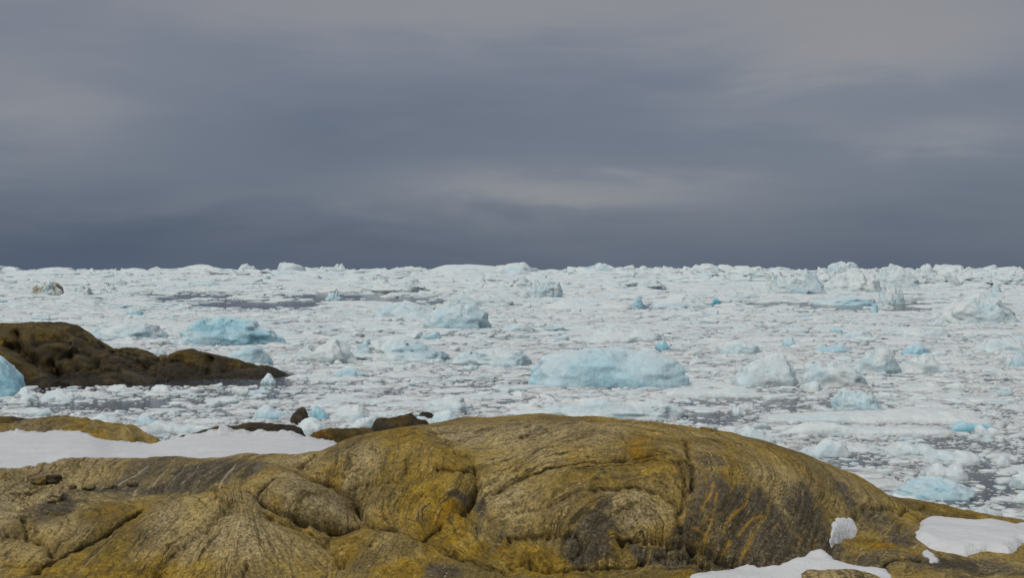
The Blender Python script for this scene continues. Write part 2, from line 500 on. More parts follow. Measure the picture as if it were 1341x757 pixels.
def snow_z(px, D):
    top0 = np.interp(px, *zip(*SOFT_TOP))
    e = np.clip((D - 47.5) / 4.0, 0, 1)
    top = top0 + (np.interp(px, *zip(*SNOW_TOP)) - top0) * e * e * (3 - 2 * e)
    d0 = np.interp(px, [c[0] for c in CREST], [c[1] for c in CREST])
    z0 = np.interp(px, [c[0] for c in CREST], [c[2] for c in CREST])
    zb = CAMH - (top - HZ) / F * D_BACK
    return z0 + (zb - z0) * (D - d0) / (D_BACK - d0)


pts, zs = [], []
for px, rows in COLS.items():
    for py, D in rows:
        q = spot(px, py, D)
        pts.append(q[:2])
        zs.append(q[2])
    u = (px - 670.5) / F
    D0 = rows[-1][1]
    z0 = CAMH - (rows[-1][0] - HZ) / F * D0
    if px <= 440:
        for D in (23.6, 25, 27, 30, 34, 39, 45, 51):
            pts.append((u * D, D))
            zs.append(float(snow_z(px, D)) - 0.35 - 0.03 * (D - 23))
        for D, z in ((58, -2.0), (66, -4.2)):
            pts.append((u * D, D))
            zs.append(z)
    else:
        for dD, dzz in ((1.2, -0.30), (2.6, -0.95), (5, -2.4), (9, -4.6), (15, -7.0), (26, -8.5), (42, -9.0)):
            pts.append((u * (D0 + dD), D0 + dD))
            zs.append(z0 + dzz)
    z757 = CAMH - (757 - HZ) / F * rows[0][1]
    for D, dzz in ((14.6, -0.18), (11.0, -0.25), (7.0, -0.3), (2.5, -0.5)):
        pts.append((u * D, D))
        zs.append(z757 + dzz)
FIT = tps_fit(pts, np.array(zs), 2e-3)

UW = 0.48
NU = 1180
us = np.linspace(-UW, UW, NU)
ys = np.concatenate([np.linspace(2.5, 15.4, 40, endpoint=False), np.linspace(15.4, 17.0, 70, endpoint=False),
                     np.linspace(17.0, 20.0, 330, endpoint=False), np.linspace(20.0, 23.5, 230, endpoint=False),
                     23.5 + (66 - 23.5) * np.linspace(0, 1, 90) ** 1.6])
NY = len(ys)
cu = np.linspace(-UW, UW, 161)
cy = np.unique(np.concatenate([np.linspace(2.5, 15.4, 20), np.linspace(15.4, 23.5, 150), 23.5 + 42.5 * np.linspace(0, 1, 50) ** 1.6]))
CU, CY = np.meshgrid(cu, cy)
CZ = tps_eval(FIT, CU * CY, CY)


def resample(G, u, y):
    """bicubic-ish lookup of a coarse (y,u) grid"""
    fu = np.clip((u - cu[0]) / (cu[1] - cu[0]), 0, len(cu) - 1.0001)
    iy = np.clip(np.searchsorted(cy, y, side='right') - 1, 0, len(cy) - 2)
    fy = np.clip((y - cy[iy]) / (cy[iy + 1] - cy[iy]), 0, 1)
    iu = fu.astype(int)
    fu = fu - iu

    def cr(p0, p1, p2, p3, t):
        return 0.5 * (2 * p1 + (p2 - p0) * t + (2 * p0 - 5 * p1 + 4 * p2 - p3) * t * t + (3 * p1 - p0 - 3 * p2 + p3) * t ** 3)

    def row(j):
        j = np.clip(j, 0, len(cy) - 1)
        return cr(G[j, np.clip(iu - 1, 0, len(cu) - 1)], G[j, iu], G[j, np.clip(iu + 1, 0, len(cu) - 1)], G[j, np.clip(iu + 2, 0, len(cu) - 1)], fu)
    return row(iy) * (1 - fy) + row(iy + 1) * fy


def rock_z(x, y):
    return resample(CZ, np.asarray(x) / np.asarray(y), np.asarray(y, float))


_hy = np.linspace(15.6, 60, 3000)


def hit(px, py):
    """where on the bare outcrop a photo pixel falls"""
    u = (px - 670.5) / F
    z = rock_z(u * _hy, _hy)
    los = CAMH - (py - HZ) / F * _hy
    k = np.argmax(z >= los)
    if z[k] < los[k]:
        k = np.argmin(np.abs(z - los))
    return np.array([u * _hy[k], _hy[k]])


def hits(line):
    return np.array([hit(*p) for p in line])


def on_rock(line):
    q = smooth_line(hits(line), 5)
    return np.c_[q, rock_z(q[:, 0], q[:, 1])]


U, Y = np.meshgrid(us, ys)
X = U * Y
Z = resample(CZ, U, Y)
_px = U * F + 670.5
_dc = np.interp(_px, [c[0] for c in CREST], [c[1] for c in CREST])
_under = snow_z(_px, np.minimum(Y, 53)) - 0.12 - 0.3 * sstep(Y - _dc, 1.2, 4.0)
_m = sstep(Y - _dc, 0.5, 1.3) * (_px < 452)
Z = np.where(_px < 452, Z + np.minimum(_under - Z, 0) * _m, Z)
near = sstep(Y, 30, 23)
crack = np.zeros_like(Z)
Z0 = Z.copy()
YB = np.zeros_like(Z)                        # how far the face is set back
# creases and joints: photo polyline, half width, depth, lift of the left-hand lip, darkness
CREASES = [
    ([(35, 757), (60, 738), (95, 717), (130, 699), (160, 680), (190, 664)], 0.045, 0.075, 0.05, 0.9),
    ([(30, 676), (33, 690), (31, 704), (45, 707), (58, 712), (63, 722), (62, 733)], 0.04, 0.07, -0.05, 0.7),
    ([(0, 742), (25, 741), (38, 742)], 0.02, 0.03, 0.0, 0.5),
    ([(5, 706), (20, 706), (30, 710)], 0.02, 0.03, 0.0, 0.4),
    ([(0, 672), (40, 668), (75, 672), (110, 662), (150, 656), (190, 663)], 0.05, 0.05, -0.03, 0.3),
    ([(0, 757), (225, 690)], 0.0, 0.0, 0.0, 0.0),
    ([(195, 757), (215, 735), (240, 712), (268, 690), (290, 672), (305, 655)], 0.09, 0.07, 0.0, 0.18),
    ([(220, 652), (250, 645), (275, 638), (292, 640)], 0.035, 0.05, -0.04, 0.8),
    ([(300, 642), (318, 622)], 0.025, 0.03, 0, 0.6),
    ([(288, 640), (310, 640), (335, 648), (352, 660), (375, 671), (398, 680), (420, 690), (436, 697), (452, 696), (478, 690)], 0.06, 0.12, 0.06, 0.75),
    ([(334, 648), (350, 636), (360, 627)], 0.03, 0.05, 0.04, 0.6),
    ([(340, 668), (365, 683), (400, 696), (420, 710), (440, 727), (452, 745)], 0.07, 0.06, 0.03, 0.25),
    ([(387, 615), (400, 622), (418, 629), (440, 632), (452, 640), (460, 645), (470, 662), (480, 680), (500, 690), (515, 690)], 0.06, 0.11, 0.08, 0.5),
    ([(412, 590), (398, 598), (388, 612)], 0.05, 0.09, 0.02, 0.7),
    ([(452, 640), (475, 635), (500, 632), (520, 628)], 0.03, 0.03, 0.0, 0.35),
    ([(480, 690), (495, 688), (512, 691), (530, 698), (552, 704), (575, 712), (600, 724), (640, 740), (680, 754)], 0.05, 0.09, 0.05, 0.6),
    ([(552, 703), (565, 697), (577, 690)], 0.03, 0.05, 0.03, 0.7),
    ([(560, 562), (585, 578), (600, 592), (616, 597), (622, 612), (626, 628), (620, 645), (608, 665), (598, 680)], 0.05, 0.08, 0.03, 0.35),
    ([(572, 617), (600, 617), (623, 616)], 0.025, 0.05, 0.02, 0.85),
    ([(530, 604), (530, 622), (522, 632), (516, 630)], 0.02, 0.03, 0, 0.6),
    ([(626, 630), (618, 646), (604, 668), (600, 678)], 0.045, 0.05, 0.0, 0.8),
    ([(640, 648), (655, 640), (675, 632), (700, 622), (722, 613), (745, 607), (775, 602), (810, 599), (845, 597), (880, 600)], 0.025, 0.04, 0.02, 0.7),
    ([(745, 613), (775, 608), (810, 604), (845, 603), (872, 607), (892, 616)], 0.025, 0.04, 0.02, 0.8),
    ([(766, 645), (790, 643), (812, 642), (838, 640), (855, 643), (868, 650), (884, 660), (897, 672)], 0.025, 0.045, 0.02, 0.8),
    ([(672, 668), (700, 663), (725, 658), (748, 650)], 0.02, 0.03, 0.01, 0.45),
    ([(898, 578), (902, 592), (906, 608), (908, 630), (905, 650)], 0.04, 0.07, 0.03, 0.85),
    ([(890, 606), (897, 622), (898, 645), (893, 665), (886, 674)], 0.03, 0.05, 0.0, 0.7),
    ([(886, 673), (892, 686), (895, 700)], 0.035, 0.06, 0.0, 0.8),
    ([(808, 700), (830, 701), (855, 705), (880, 708), (905, 712), (920, 716)], 0.045, 0.10, 0.06, 0.95),
    ([(905, 708), (925, 718), (942, 730), (960, 735), (985, 740), (1000, 746)], 0.05, 0.11, 0.05, 0.95),
    ([(855, 728), (872, 726), (890, 728), (915, 734), (935, 742)], 0.035, 0.07, 0.04, 0.9),
    ([(870, 740), (895, 729)], 0.02, 0.03, 0.0, 0.4),
    ([(688, 735), (710, 739), (735, 741), (760, 740), (775, 741)], 0.035, 0.06, 0.03, 0.85),
    ([(752, 697), (760, 705), (764, 715), (752, 725), (745, 732)], 0.03, 0.05, 0.03, 0.6),
    ([(662, 704), (690, 698), (720, 697), (752, 697)], 0.05, 0.05, 0.05, 0.3),
    ([(665, 742), (690, 733), (700, 737), (730, 744)], 0.03, 0.04, 0.0, 0.4),
    ([(770, 744), (800, 741), (830, 739), (850, 730)], 0.03, 0.06, 0.03, 0.7),
    ([(676, 570), (692, 566), (696, 560), (690, 556), (708, 553)], 0.025, 0.035, 0.02, 0.75),
    ([(718, 562), (724, 562)], 0.03, 0.03, 0, 0.7),
    ([(862, 574), (880, 578), (895, 582)], 0.02, 0.03, 0, 0.5),
    ([(1172, 657), (1155, 660), (1140, 659), (1125, 672), (1108, 690), (1096, 706), (1086, 724)], 0.07, 0.05, 0.0, 0.4),
    ([(1138, 658), (1160, 661), (1190, 663), (1215, 662)], 0.03, 0.05, 0.03, 0.5),
    ([(1180, 668), (1184, 680), (1178, 694), (1186, 706)], 0.02, 0.03, 0.0, 0.5),
    ([(1152, 747), (1165, 737), (1185, 734), (1210, 733)], 0.025, 0.05, 0.03, 0.8),
    ([(1112, 720), (1130, 722), (1145, 726)], 0.02, 0.03, 0, 0.5),
    ([(1205, 668), (1240, 674), (1280, 680), (1335, 686)], 0.03, 0.03, 0.02, 0.35),
    ([(1200, 676), (1230, 678), (1270, 683)], 0.025, 0.03, 0.02, 0.4),
    ([(280, 643), (283, 652), (287, 656)], 0.02, 0.025, 0, 0.5),
    ([(318, 757), (325, 740), (330, 735)], 0.02, 0.03, 0, 0.6),
    ([(470, 705), (480, 712), (488, 714)], 0.02, 0.025, 0, 0.6),
]
wob = fbm(X * 3.0, Y * 3.0, Z * 3.0, 3, 0.6, 11) * 0.035
wob2 = fbm(X * 9.0 + 5, Y * 9.0, Z * 9.0, 3, 0.6, 15) * 0.010
for line, w, dep, lip, dark in CREASES:
    if w == 0:
        continue
    L = on_rock(line)
    lo, hi = L.min(0) - w * 12, L.max(0) + w * 12
    m = (X > lo[0]) & (X < hi[0]) & (Y > lo[1]) & (Y < hi[1])
    if not m.any():
        continue
    dd, side, run = line_dist3(L, X[m] + wob[m] * 0.8 + wob2[m], Y[m] + wob[m] * 0.5 + wob2[m], Z0[m] + wob[m] * 0.6)
    fade = sstep(run, 0.0, 0.08) * sstep(run, 1.0, 0.92) * (0.75 + 0.35 * vnoise(run * 23, run * 0, None, 5))
    prof = dep * fade * (0.55 * np.exp(-(dd / (w * 4.0)) ** 2) + 0.45 * np.exp(-(dd / (w * 1.6)) ** 2) + 0.8 * np.exp(-(dd / (w * 0.6)) ** 2))
    Z[m] -= 1.35 * prof
    YB[m] += 0.9 * prof
    YB[m] -= lip * 0.8 * fade * np.where(side > 0, 1, 0) * np.exp(-dd / (w * 4.0)) * sstep(dd, 0, w * 0.7)
    Z[m] += lip * 1.0 * fade * np.where(side > 0, 1, 0) * np.exp(-dd / (w * 4.0)) * sstep(dd, 0, w * 0.7)
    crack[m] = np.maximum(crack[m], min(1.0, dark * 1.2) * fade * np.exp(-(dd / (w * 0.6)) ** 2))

# the fold coordinate: each photo polyline is one rock layer, numbered across the layering
FOLDS = [
    (0.0, [(770, 644), (812, 642), (850, 643), (876, 656), (896, 676)]),
    (0.35, [(680, 660), (745, 612), (800, 604), (850, 602), (886, 613), (897, 640), (888, 672)]),
    (0.7, [(650, 640), (722, 606), (790, 594), (850, 590), (895, 600), (908, 630), (903, 660)]),
    (1.1, [(640, 622), (700, 590), (780, 575), (860, 576), (905, 590), (925, 620), (920, 660), (905, 700)]),
    (1.5, [(640, 600), (700, 572), (780, 562), (870, 566), (930, 585), (960, 620), (950, 660), (925, 700)]),
    (2.0, [(620, 575), (690, 556), (790, 552), (900, 570), (960, 590), (990, 625), (975, 665), (950, 710)]),
    (2.6, [(1000, 590), (1025, 620), (1010, 660), (985, 700), (975, 735)]),
    (3.2, [(1050, 605), (1065, 630), (1055, 670), (1035, 710)]),
    (3.8, [(1090, 615), (1105, 640), (1095, 670), (1070, 712)]),
    (4.4, [(1130, 635), (1145, 650), (1130, 672), (1100, 712)]),
    (-0.50, [(760, 690), (800, 668), (840, 665), (870, 685)]),
    (-0.90, [(770, 720), (800, 695), (840, 690)]),
    (0.30, [(640, 690), (665, 665), (690, 650)]),
    (0.70, [(620, 700), (632, 660), (640, 640)]),
    (1.20, [(570, 690), (600, 640), (612, 605)]),
    (1.70, [(530, 690), (560, 630), (580, 585)]),
    (2.20, [(490, 670), (520, 620), (535, 570)]),
    (2.70, [(440, 625), (470, 600), (490, 572)]),
    (3.00, [(405, 610), (430, 590)]),
    (2.90, [(400, 680), (440, 650), (470, 640)]),
    (3.40, [(350, 655), (390, 630), (420, 620)]),
    (3.80, [(330, 640), (365, 610), (385, 592)]),
    (2.80, [(470, 757), (490, 720), (505, 695)]),
    (2.30, [(520, 757), (545, 720), (550, 708)]),
    (1.80, [(590, 757), (610, 735)]),
    (0.30, [(680, 757), (700, 740)]),
    (3.80, [(350, 757), (335, 720), (330, 690), (325, 665)]),
    (4.30, [(280, 757), (300, 710), (312, 665)]),
    (4.80, [(225, 757), (265, 705), (300, 662)]),
    (4.60, [(255, 640), (290, 610), (310, 598)]),
    (5.40, [(175, 640), (205, 615), (225, 602)]),
    (5.00, [(215, 640), (245, 615), (265, 602)]),
    (5.90, [(125, 645), (150, 622), (165, 606)]),
    (5.40, [(160, 757), (205, 705), (245, 665)]),
    (6.00, [(95, 757), (150, 700), (190, 665)]),
    (6.60, [(35, 757), (80, 715), (120, 680)]),
    (7.10, [(0, 735), (40, 695)]),
    (6.50, [(60, 660), (90, 640), (100, 625)]),
    (7.00, [(0, 650), (40, 632)]),
    (4.9, [(1110, 757), (1150, 715), (1180, 680)]),
    (5.3, [(1180, 757), (1200, 715), (1240, 690)]),
    (5.6, [(1210, 672), (1260, 682), (1340, 694)]),
    (5.75, [(1200, 665), (1260, 674), (1340, 689)]),
    (5.4, [(1240, 757), (1290, 735), (1341, 722)]),
]
fp, fv = [], []
for s, line in FOLDS:
    for q in hits(line):
        fp.append(q)
        fv.append(s)
FFIT = tps_fit(fp, np.array(fv), 2e-2)
FOLD = resample(tps_eval(FFIT, CU * np.clip(CY, 15, 24), np.clip(CY, 15, 24)), U, Y)

# relief: layers weathered out along the fold, plus joints, pits and broad swells
relief = 0.055 * fbm(X * 0.9, Y * 0.9, Z * 0.9, 3, 0.5, 21)
relief += 0.009 * fbm(FOLD * 3.0 + wob * 2, X * 0.35, Y * 0.35, 3, 0.6, 31)
relief += 0.006 * fbm(FOLD * 15.0 + wob * 5, X * 0.9, Y * 0.9, 3, 0.6, 41)
rough = np.clip(0.6 + 0.7 * fbm(X * 0.7 + 4, Y * 0.7, None, 2, 0.5, 61), 0.1, 1.4)
relief += rough * 0.011 * fbm(X * 5.0, Y * 5.0, Z * 5.0, 4, 0.62, 51)
relief -= rough * 0.012 * np.clip(fbm(X * 7.0, Y * 7.0, Z * 7.0, 3, 0.6, 71, True) - 0.75, 0, 1)
# broken rubble zone at the far left
rub = sstep(X / Y, -0.285, -0.32) * sstep(Y, 18.6, 19.2) * sstep(Y, 22.6, 21.6)
relief += rub * (0.06 * np.abs(fbm(X * 2.6, Y * 2.6, Z * 2, 3, 0.6, 81)) + 0.03 * fbm(X * 8, Y * 8, None, 3, 0.6, 83))
Z = Z + relief * (0.35 + 0.65 * near)

# stains that belong to the stone: dark gneiss bands, ochre lichen, bare grey rock (photo spot, radii, strength)
STAINS = {
    0: [(270, 622, 75, 20, 1.0), (200, 612, 75, 12, 0.6), (330, 612, 30, 14, 0.8), (160, 640, 60, 10, 0.8), (215, 640, 60, 12, 0.9), (75, 662, 40, 12, 0.8), (40, 650, 45, 20, 0.5),
        (1000, 690, 70, 45, 1.0), (950, 660, 35, 45, 0.75), (1060, 680, 45, 45, 0.85), (1110, 645, 25, 20, 0.6), (920, 650, 18, 60, 0.6), (790, 690, 38, 25, 1.0), (770, 710, 40, 22, 0.9),
        (860, 720, 45, 14, 1.1), (920, 730, 50, 14, 1.0), (1170, 700, 30, 22, 0.7), (1150, 728, 40, 12, 0.6), (1290, 745, 70, 14, 0.7), (595, 655, 16, 12, 0.8), (585, 745, 35, 18, 0.8),
        (850, 632, 25, 8, 0.4), (925, 600, 20, 14, 0.6), (620, 665, 10, 22, 0.7), (1230, 660, 60, 4, 0.3), (700, 560, 12, 5, 0.5), (660, 715, 25, 14, 0.5), (320, 757, 40, 12, 0.4), (470, 745, 30, 15, 0.45),
        (290, 720, 10, 30, 0.2), (510, 650, 20, 12, 0.3), (440, 652, 15, 10, 0.3), (905, 690, 30, 20, 0.8),
        (1165, 690, 60, 22, 0.65), (1250, 738, 90, 14, 0.8), (1130, 735, 60, 12, 0.7), (1210, 700, 30, 14, 0.5)],
    1: [(580, 685, 40, 18, 1.0), (540, 668, 40, 30, 0.7), (560, 640, 60, 35, 0.35), (400, 690, 50, 16, 0.9), (440, 686, 22, 8, 1.0), (360, 655, 20, 8, 0.7), (345, 625, 25, 14, 0.6), (455, 612, 25, 12, 0.7),
        (530, 570, 40, 8, 0.7), (595, 598, 20, 8, 0.7), (505, 605, 10, 10, 0.7), (530, 740, 60, 20, 0.8), (460, 720, 25, 16, 0.7), (615, 715, 30, 10, 0.9), (640, 730, 60, 10, 0.7), (720, 725, 60, 18, 0.8),
        (730, 748, 60, 8, 0.9), (835, 580, 20, 14, 0.9), (830, 592, 14, 6, 1.0), (765, 625, 10, 14, 0.6), (845, 612, 30, 14, 0.35), (960, 615, 12, 18, 0.7), (300, 735, 60, 16, 0.6), (200, 745, 70, 16, 0.7),
        (60, 745, 60, 14, 0.7), (140, 672, 30, 12, 0.8), (175, 690, 22, 16, 0.6), (150, 722, 14, 10, 0.7), (112, 636, 30, 6, 0.7), (90, 624, 18, 8, 0.5), (1160, 714, 28, 7, 1.0), (1175, 680, 14, 8, 0.8),
        (1190, 724, 10, 8, 0.9), (1112, 726, 8, 12, 0.7), (1240, 668, 60, 6, 0.6), (1330, 735, 30, 10, 0.5), (1200, 745, 30, 10, 0.6), (900, 735, 20, 8, 0.7), (815, 715, 12, 12, 0.7), (780, 640, 60, 20, 0.3),
        (20, 700, 30, 30, 0.45), (1120, 600, 60, 18, 0.35), (690, 640, 60, 25, 0.3), (560, 715, 15, 10, 0.5)],
    2: [(320, 690, 60, 30, 0.9), (270, 700, 40, 30, 0.7), (215, 685, 28, 20, 0.9), (90, 690, 50, 18, 0.5), (400, 645, 50, 18, 0.8), (440, 650, 40, 18, 0.7), (470, 598, 30, 20, 0.6), (700, 562, 60, 12, 0.9), (610, 570, 40, 14, 0.9),
        (760, 570, 60, 10, 0.6), (830, 655, 40, 14, 0.9), (670, 650, 40, 30, 0.6), (690, 600, 50, 12, 0.5), (740, 660, 40, 20, 0.4), (330, 650, 25, 8, 0.7), (30, 640, 70, 28, 1.0), (85, 650, 60, 14, 1.0), (110, 612, 50, 10, 0.6),
        (1010, 625, 50, 12, 0.3), (390, 600, 30, 8, 0.6), (500, 720, 25, 8, 0.3), (1020, 655, 16, 16, 0.4)],
}
stain = np.zeros(Z.shape + (3,), np.float32)
jx = X + 0.10 * fbm(X * 2.2, Y * 2.2, Z * 2.2, 3, 0.6, 91)
jy = Y + 0.13 * fbm(X * 2.2 + 9, Y * 2.2, Z * 2.2, 3, 0.6, 95)
for ch, lst in STAINS.items():
    for px, py, rx, ry, s in lst:
        c, e = hit(px, py), hit(px, py - ry)
        ax, ay = rx * c[1] / F, max(abs(e[1] - c[1]), ry * c[1] / F * 0.4)
        m = (np.abs(X - c[0]) < ax * 2.8) & (np.abs(Y - c[1]) < ay * 2.8)
        g = np.exp(-(((jx[m] - c[0]) / ax) ** 2 + ((jy[m] - c[1]) / ay) ** 2) * 0.9)
        stain[..., ch][m] = np.maximum(stain[..., ch][m], s * g)
# pale pegmatite and gold-stained layers that stand out as single streaks
VEINS = [([(193, 641), (205, 628), (222, 611)], 0.03), ([(150, 640), (172, 625), (200, 606)], 0.035), ([(160, 644), (170, 634), (176, 626)], 0.02), ([(215, 640), (235, 620), (247, 605)], 0.012), ([(283, 641), (298, 622), (316, 600)], 0.03),
         ([(172, 655), (178, 642), (184, 636)], 0.02), ([(232, 640), (255, 618), (262, 606)], 0.012), ([(120, 648), (135, 640), (146, 630)], 0.02), ([(936, 630), (932, 648), (925, 660), (915, 676)], 0.035), ([(945, 642), (938, 652), (938, 670), (930, 690), (920, 706)], 0.025),
         ([(962, 633), (955, 650)], 0.02), ([(980, 640), (975, 660), (960, 675), (950, 690), (945, 706)], 0.03), ([(1005, 676), (985, 680), (972, 695), (963, 706)], 0.035), ([(958, 706), (952, 716), (944, 722)], 0.04), ([(986, 698), (976, 716), (967, 731)], 0.03),
         ([(1022, 682), (1010, 691)], 0.025), ([(1069, 702), (1063, 720)], 0.02), ([(1052, 698), (1045, 716)], 0.02), ([(919, 590), (935, 594), (958, 594)], 0.03), ([(945, 579), (958, 595), (965, 608)], 0.02), ([(999, 592), (1000, 605), (1003, 622)], 0.025),
         ([(1072, 630), (1070, 655), (1064, 672)], 0.015), ([(1090, 630), (1096, 650)], 0.02), ([(900, 690), (925, 702), (915, 722)], 0.02), ([(700, 575), (760, 566), (830, 563), (880, 562)], 0.02), ([(860, 700), (880, 690), (892, 676)], 0.02),
         ([(635, 735), (590, 718), (560, 716)], 0.02), ([(150, 700), (120, 735), (100, 757)], 0.012), ([(260, 660), (215, 705), (180, 745)], 0.012), ([(240, 640), (200, 655), (150, 668)], 0.012),
         ([(505, 690), (530, 700), (570, 716), (620, 738)], 0.012), ([(480, 668), (495, 645), (505, 630)], 0.02)]
vein = np.zeros_like(Z)
for line, w in VEINS:
    L = on_rock(line)
    w = w * 0.62
    lo, hi = L.min(0) - w * 5 - 0.1, L.max(0) + w * 5 + 0.1
    m = (X > lo[0]) & (X < hi[0]) & (Y > lo[1]) & (Y < hi[1])
    dd, side, run = line_dist3(L, X[m] + wob[m] * 0.7, Y[m] + wob[m] * 0.5, Z0[m] + wob[m] * 0.4)
    ww = w * (0.55 + 0.6 * np.abs(vnoise(run * 5, run * 0 + w * 90, None, 5)))
    vein[m] = np.maximum(vein[m], sstep(run, 0, 0.15) * sstep(run, 1, 0.85) * np.exp(-(dd / ww) ** 2))
verts = np.stack([X, Y + YB, Z], -1).reshape(-1, 3)
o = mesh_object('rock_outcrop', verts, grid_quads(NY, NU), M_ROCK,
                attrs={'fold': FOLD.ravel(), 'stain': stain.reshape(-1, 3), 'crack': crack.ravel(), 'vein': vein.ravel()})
tag(o, 'huge rounded hump of folded ochre and grey bedrock filling the foreground', 'rock')


def rock_final(x, y):
    """height of the finished outcrop"""
    x, y = np.asarray(x, float), np.asarray(y, float)
    fu = np.clip((x / y - us[0]) / (us[1] - us[0]), 0, NU - 1.001)
    iu = fu.astype(int)
    fu = fu - iu
    iy = np.clip(np.searchsorted(ys, y, side='right') - 1, 0, NY - 2)
    fy = np.clip((y - ys[iy]) / (ys[iy + 1] - ys[iy]), 0, 1)
    return ((Z[iy, iu] * (1 - fu) + Z[iy, iu + 1] * fu) * (1 - fy) + (Z[iy + 1, iu] * (1 - fu) + Z[iy + 1, iu + 1] * fu) * fy)


def hit_final(px, py):
    u = (px - 670.5) / F
    z = rock_final(u * _hy, _hy)
    los = CAMH - (py - HZ) / F * _hy
    k = np.argmax(z >= los)
    if z[k] < los[k]:
        k = np.argmin(np.abs(z - los))
    return np.array([u * _hy[k], _hy[k]])


# ------------------------------------------------------------------ snow lying on the rock
def snow_bank():
    pxs = np.linspace(-260, 446, 700)
    Ds = np.concatenate([np.linspace(0, 1, 150) ** 1.3 * 30.2, [30.35, 30.6, 31.4]])
    PX, T = np.meshgrid(pxs, Ds)
    d0 = np.interp(PX, [c[0] for c in CREST], [c[1] for c in CREST]) - 0.1
    D = d0 + T * (D_BACK - d0) / 30.2
    Zs = snow_z(PX, np.minimum(D, D_BACK))
    x = (PX - 670.5) / F * D
    Zs += 0.05 * fbm(x * 0.35, D * 0.35, None, 4, 0.5, 3) + 0.015 * fbm(x * 2.5, D * 2.5, None, 3, 0.5, 4)
    edge = sstep(D, 44, 51.5)
    Zs += edge * 0.10 * np.abs(fbm(x * 1.6, D * 0.3, None, 4, 0.6, 9))
    Zs[-2] -= 0.4
    Zs[-1] -= 2.5
    Zs[0] -= 0.25
    o = mesh_object('snow_bank', np.stack([x, D, Zs], -1).reshape(-1, 3), grid_quads(*x.shape), M_SNOW)
    tag(o, 'long smooth white snow bank lying in the hollow behind the outcrop', 'snow bank')


def snow_patch(name, poly, T, edge, label, step=0.03, cat='snow patch', lift=0.0, flat=False):
    P = np.array([hit_final(*p) for p in poly])
    lo, hi = P.min(0) - 0.15, P.max(0) + 0.15
    gx = np.arange(lo[0], hi[0], step)
    gy = np.arange(lo[1], hi[1], step)
    x, y = np.meshgrid(gx, gy)
    dist, _, _ = line_dist(np.vstack([P, P[:1]]), x, y)
    sd = np.where(inside(P, x, y), dist, -dist) + 0.025 * fbm(x * 5, y * 5, None, 3, 0.6, 17)
    base = rock_final(x, y)
    for _ in range(10):
        pb = np.pad(base, 2, mode='edge')
        base = (pb[2:-2, 2:-2] * 2 + pb[:-4, 2:-2] + pb[4:, 2:-2] + pb[2:-2, :-4] + pb[2:-2, 4:]) / 6
    base = np.maximum(base, rock_final(x, y) - 0.03)
    if flat:                                   # fills a notch with a plane of snow
        A_ = np.c_[np.ones(len(P)), P]
        co = np.linalg.lstsq(A_, rock_final(P[:, 0], P[:, 1]), rcond=None)[0]
        base = co[0] + co[1] * x + co[2] * y
    z = base + lift * np.clip(sd / edge, 0, 1) ** 0.5 + np.where(sd > 0, T * np.clip(1 - (1 - np.clip(sd / edge, 0, 1)) ** 2.6, 0, 1), sd * 2.0)
    z += np.where(sd > 0, 1, 0) * (0.02 * fbm(x * 1.3, y * 1.3, None, 3, 0.5, 19) + 0.006 * fbm(x * 9, y * 9, None, 2, 0.5, 23))
    keep = sd > -0.07
    q = grid_quads(*x.shape)
    q = q[keep.ravel()[q].all(1)]
    used = np.unique(q)
    remap = np.zeros(x.size, int)
    remap[used] = np.arange(len(used))
    o = mesh_object(name, np.stack([x, y, z], -1).reshape(-1, 3)[used], remap[q], M_SNOW)
    tag(o, label, cat)


snow_bank()
snow_patch('snow_patch', [(1196, 700), (1206, 692), (1205, 685), (1211, 683), (1226, 682), (1236, 680), (1246, 684), (1262, 686), (1276, 688), (1300, 688), (1332, 690), (1360, 692), (1385, 700), (1370, 715), (1339, 712),
                          (1328, 725), (1322, 726), (1298, 724), (1280, 723), (1265, 730), (1255, 727), (1226, 722), (1215, 717), (1202, 710)], 0.10, 0.22,
           'wide thick snow patch with ragged lower edge on the flat right ledge')
snow_patch('snow_patch', [(1096, 677), (1089, 689), (1087, 707), (1104, 706), (1120, 701), (1125, 694), (1118, 685), (1109, 680)], 0.025, 0.06,
           'small rounded snow patch in the notch at the right foot of the hump', lift=0.035, step=0.015, flat=True)
snow_patch('snow_patch', [(1208, 723), (1215, 721), (1220, 726), (1229, 738), (1219, 738), (1213, 730)], 0.025, 0.04,
           'tiny crusty sliver of snow just below the wide snow patch', 0.012)
snow_patch('snow_patch', [(905, 757), (940, 752), (980, 749), (1002, 747), (1021, 745), (1038, 739), (1052, 732), (1073, 721), (1080, 724), (1089, 731), (1097, 738), (1120, 743), (1160, 748), (1166, 754), (1170, 775), (905, 775)],
           0.05, 0.2, 'snow tongue running along the bottom foot of the hump')


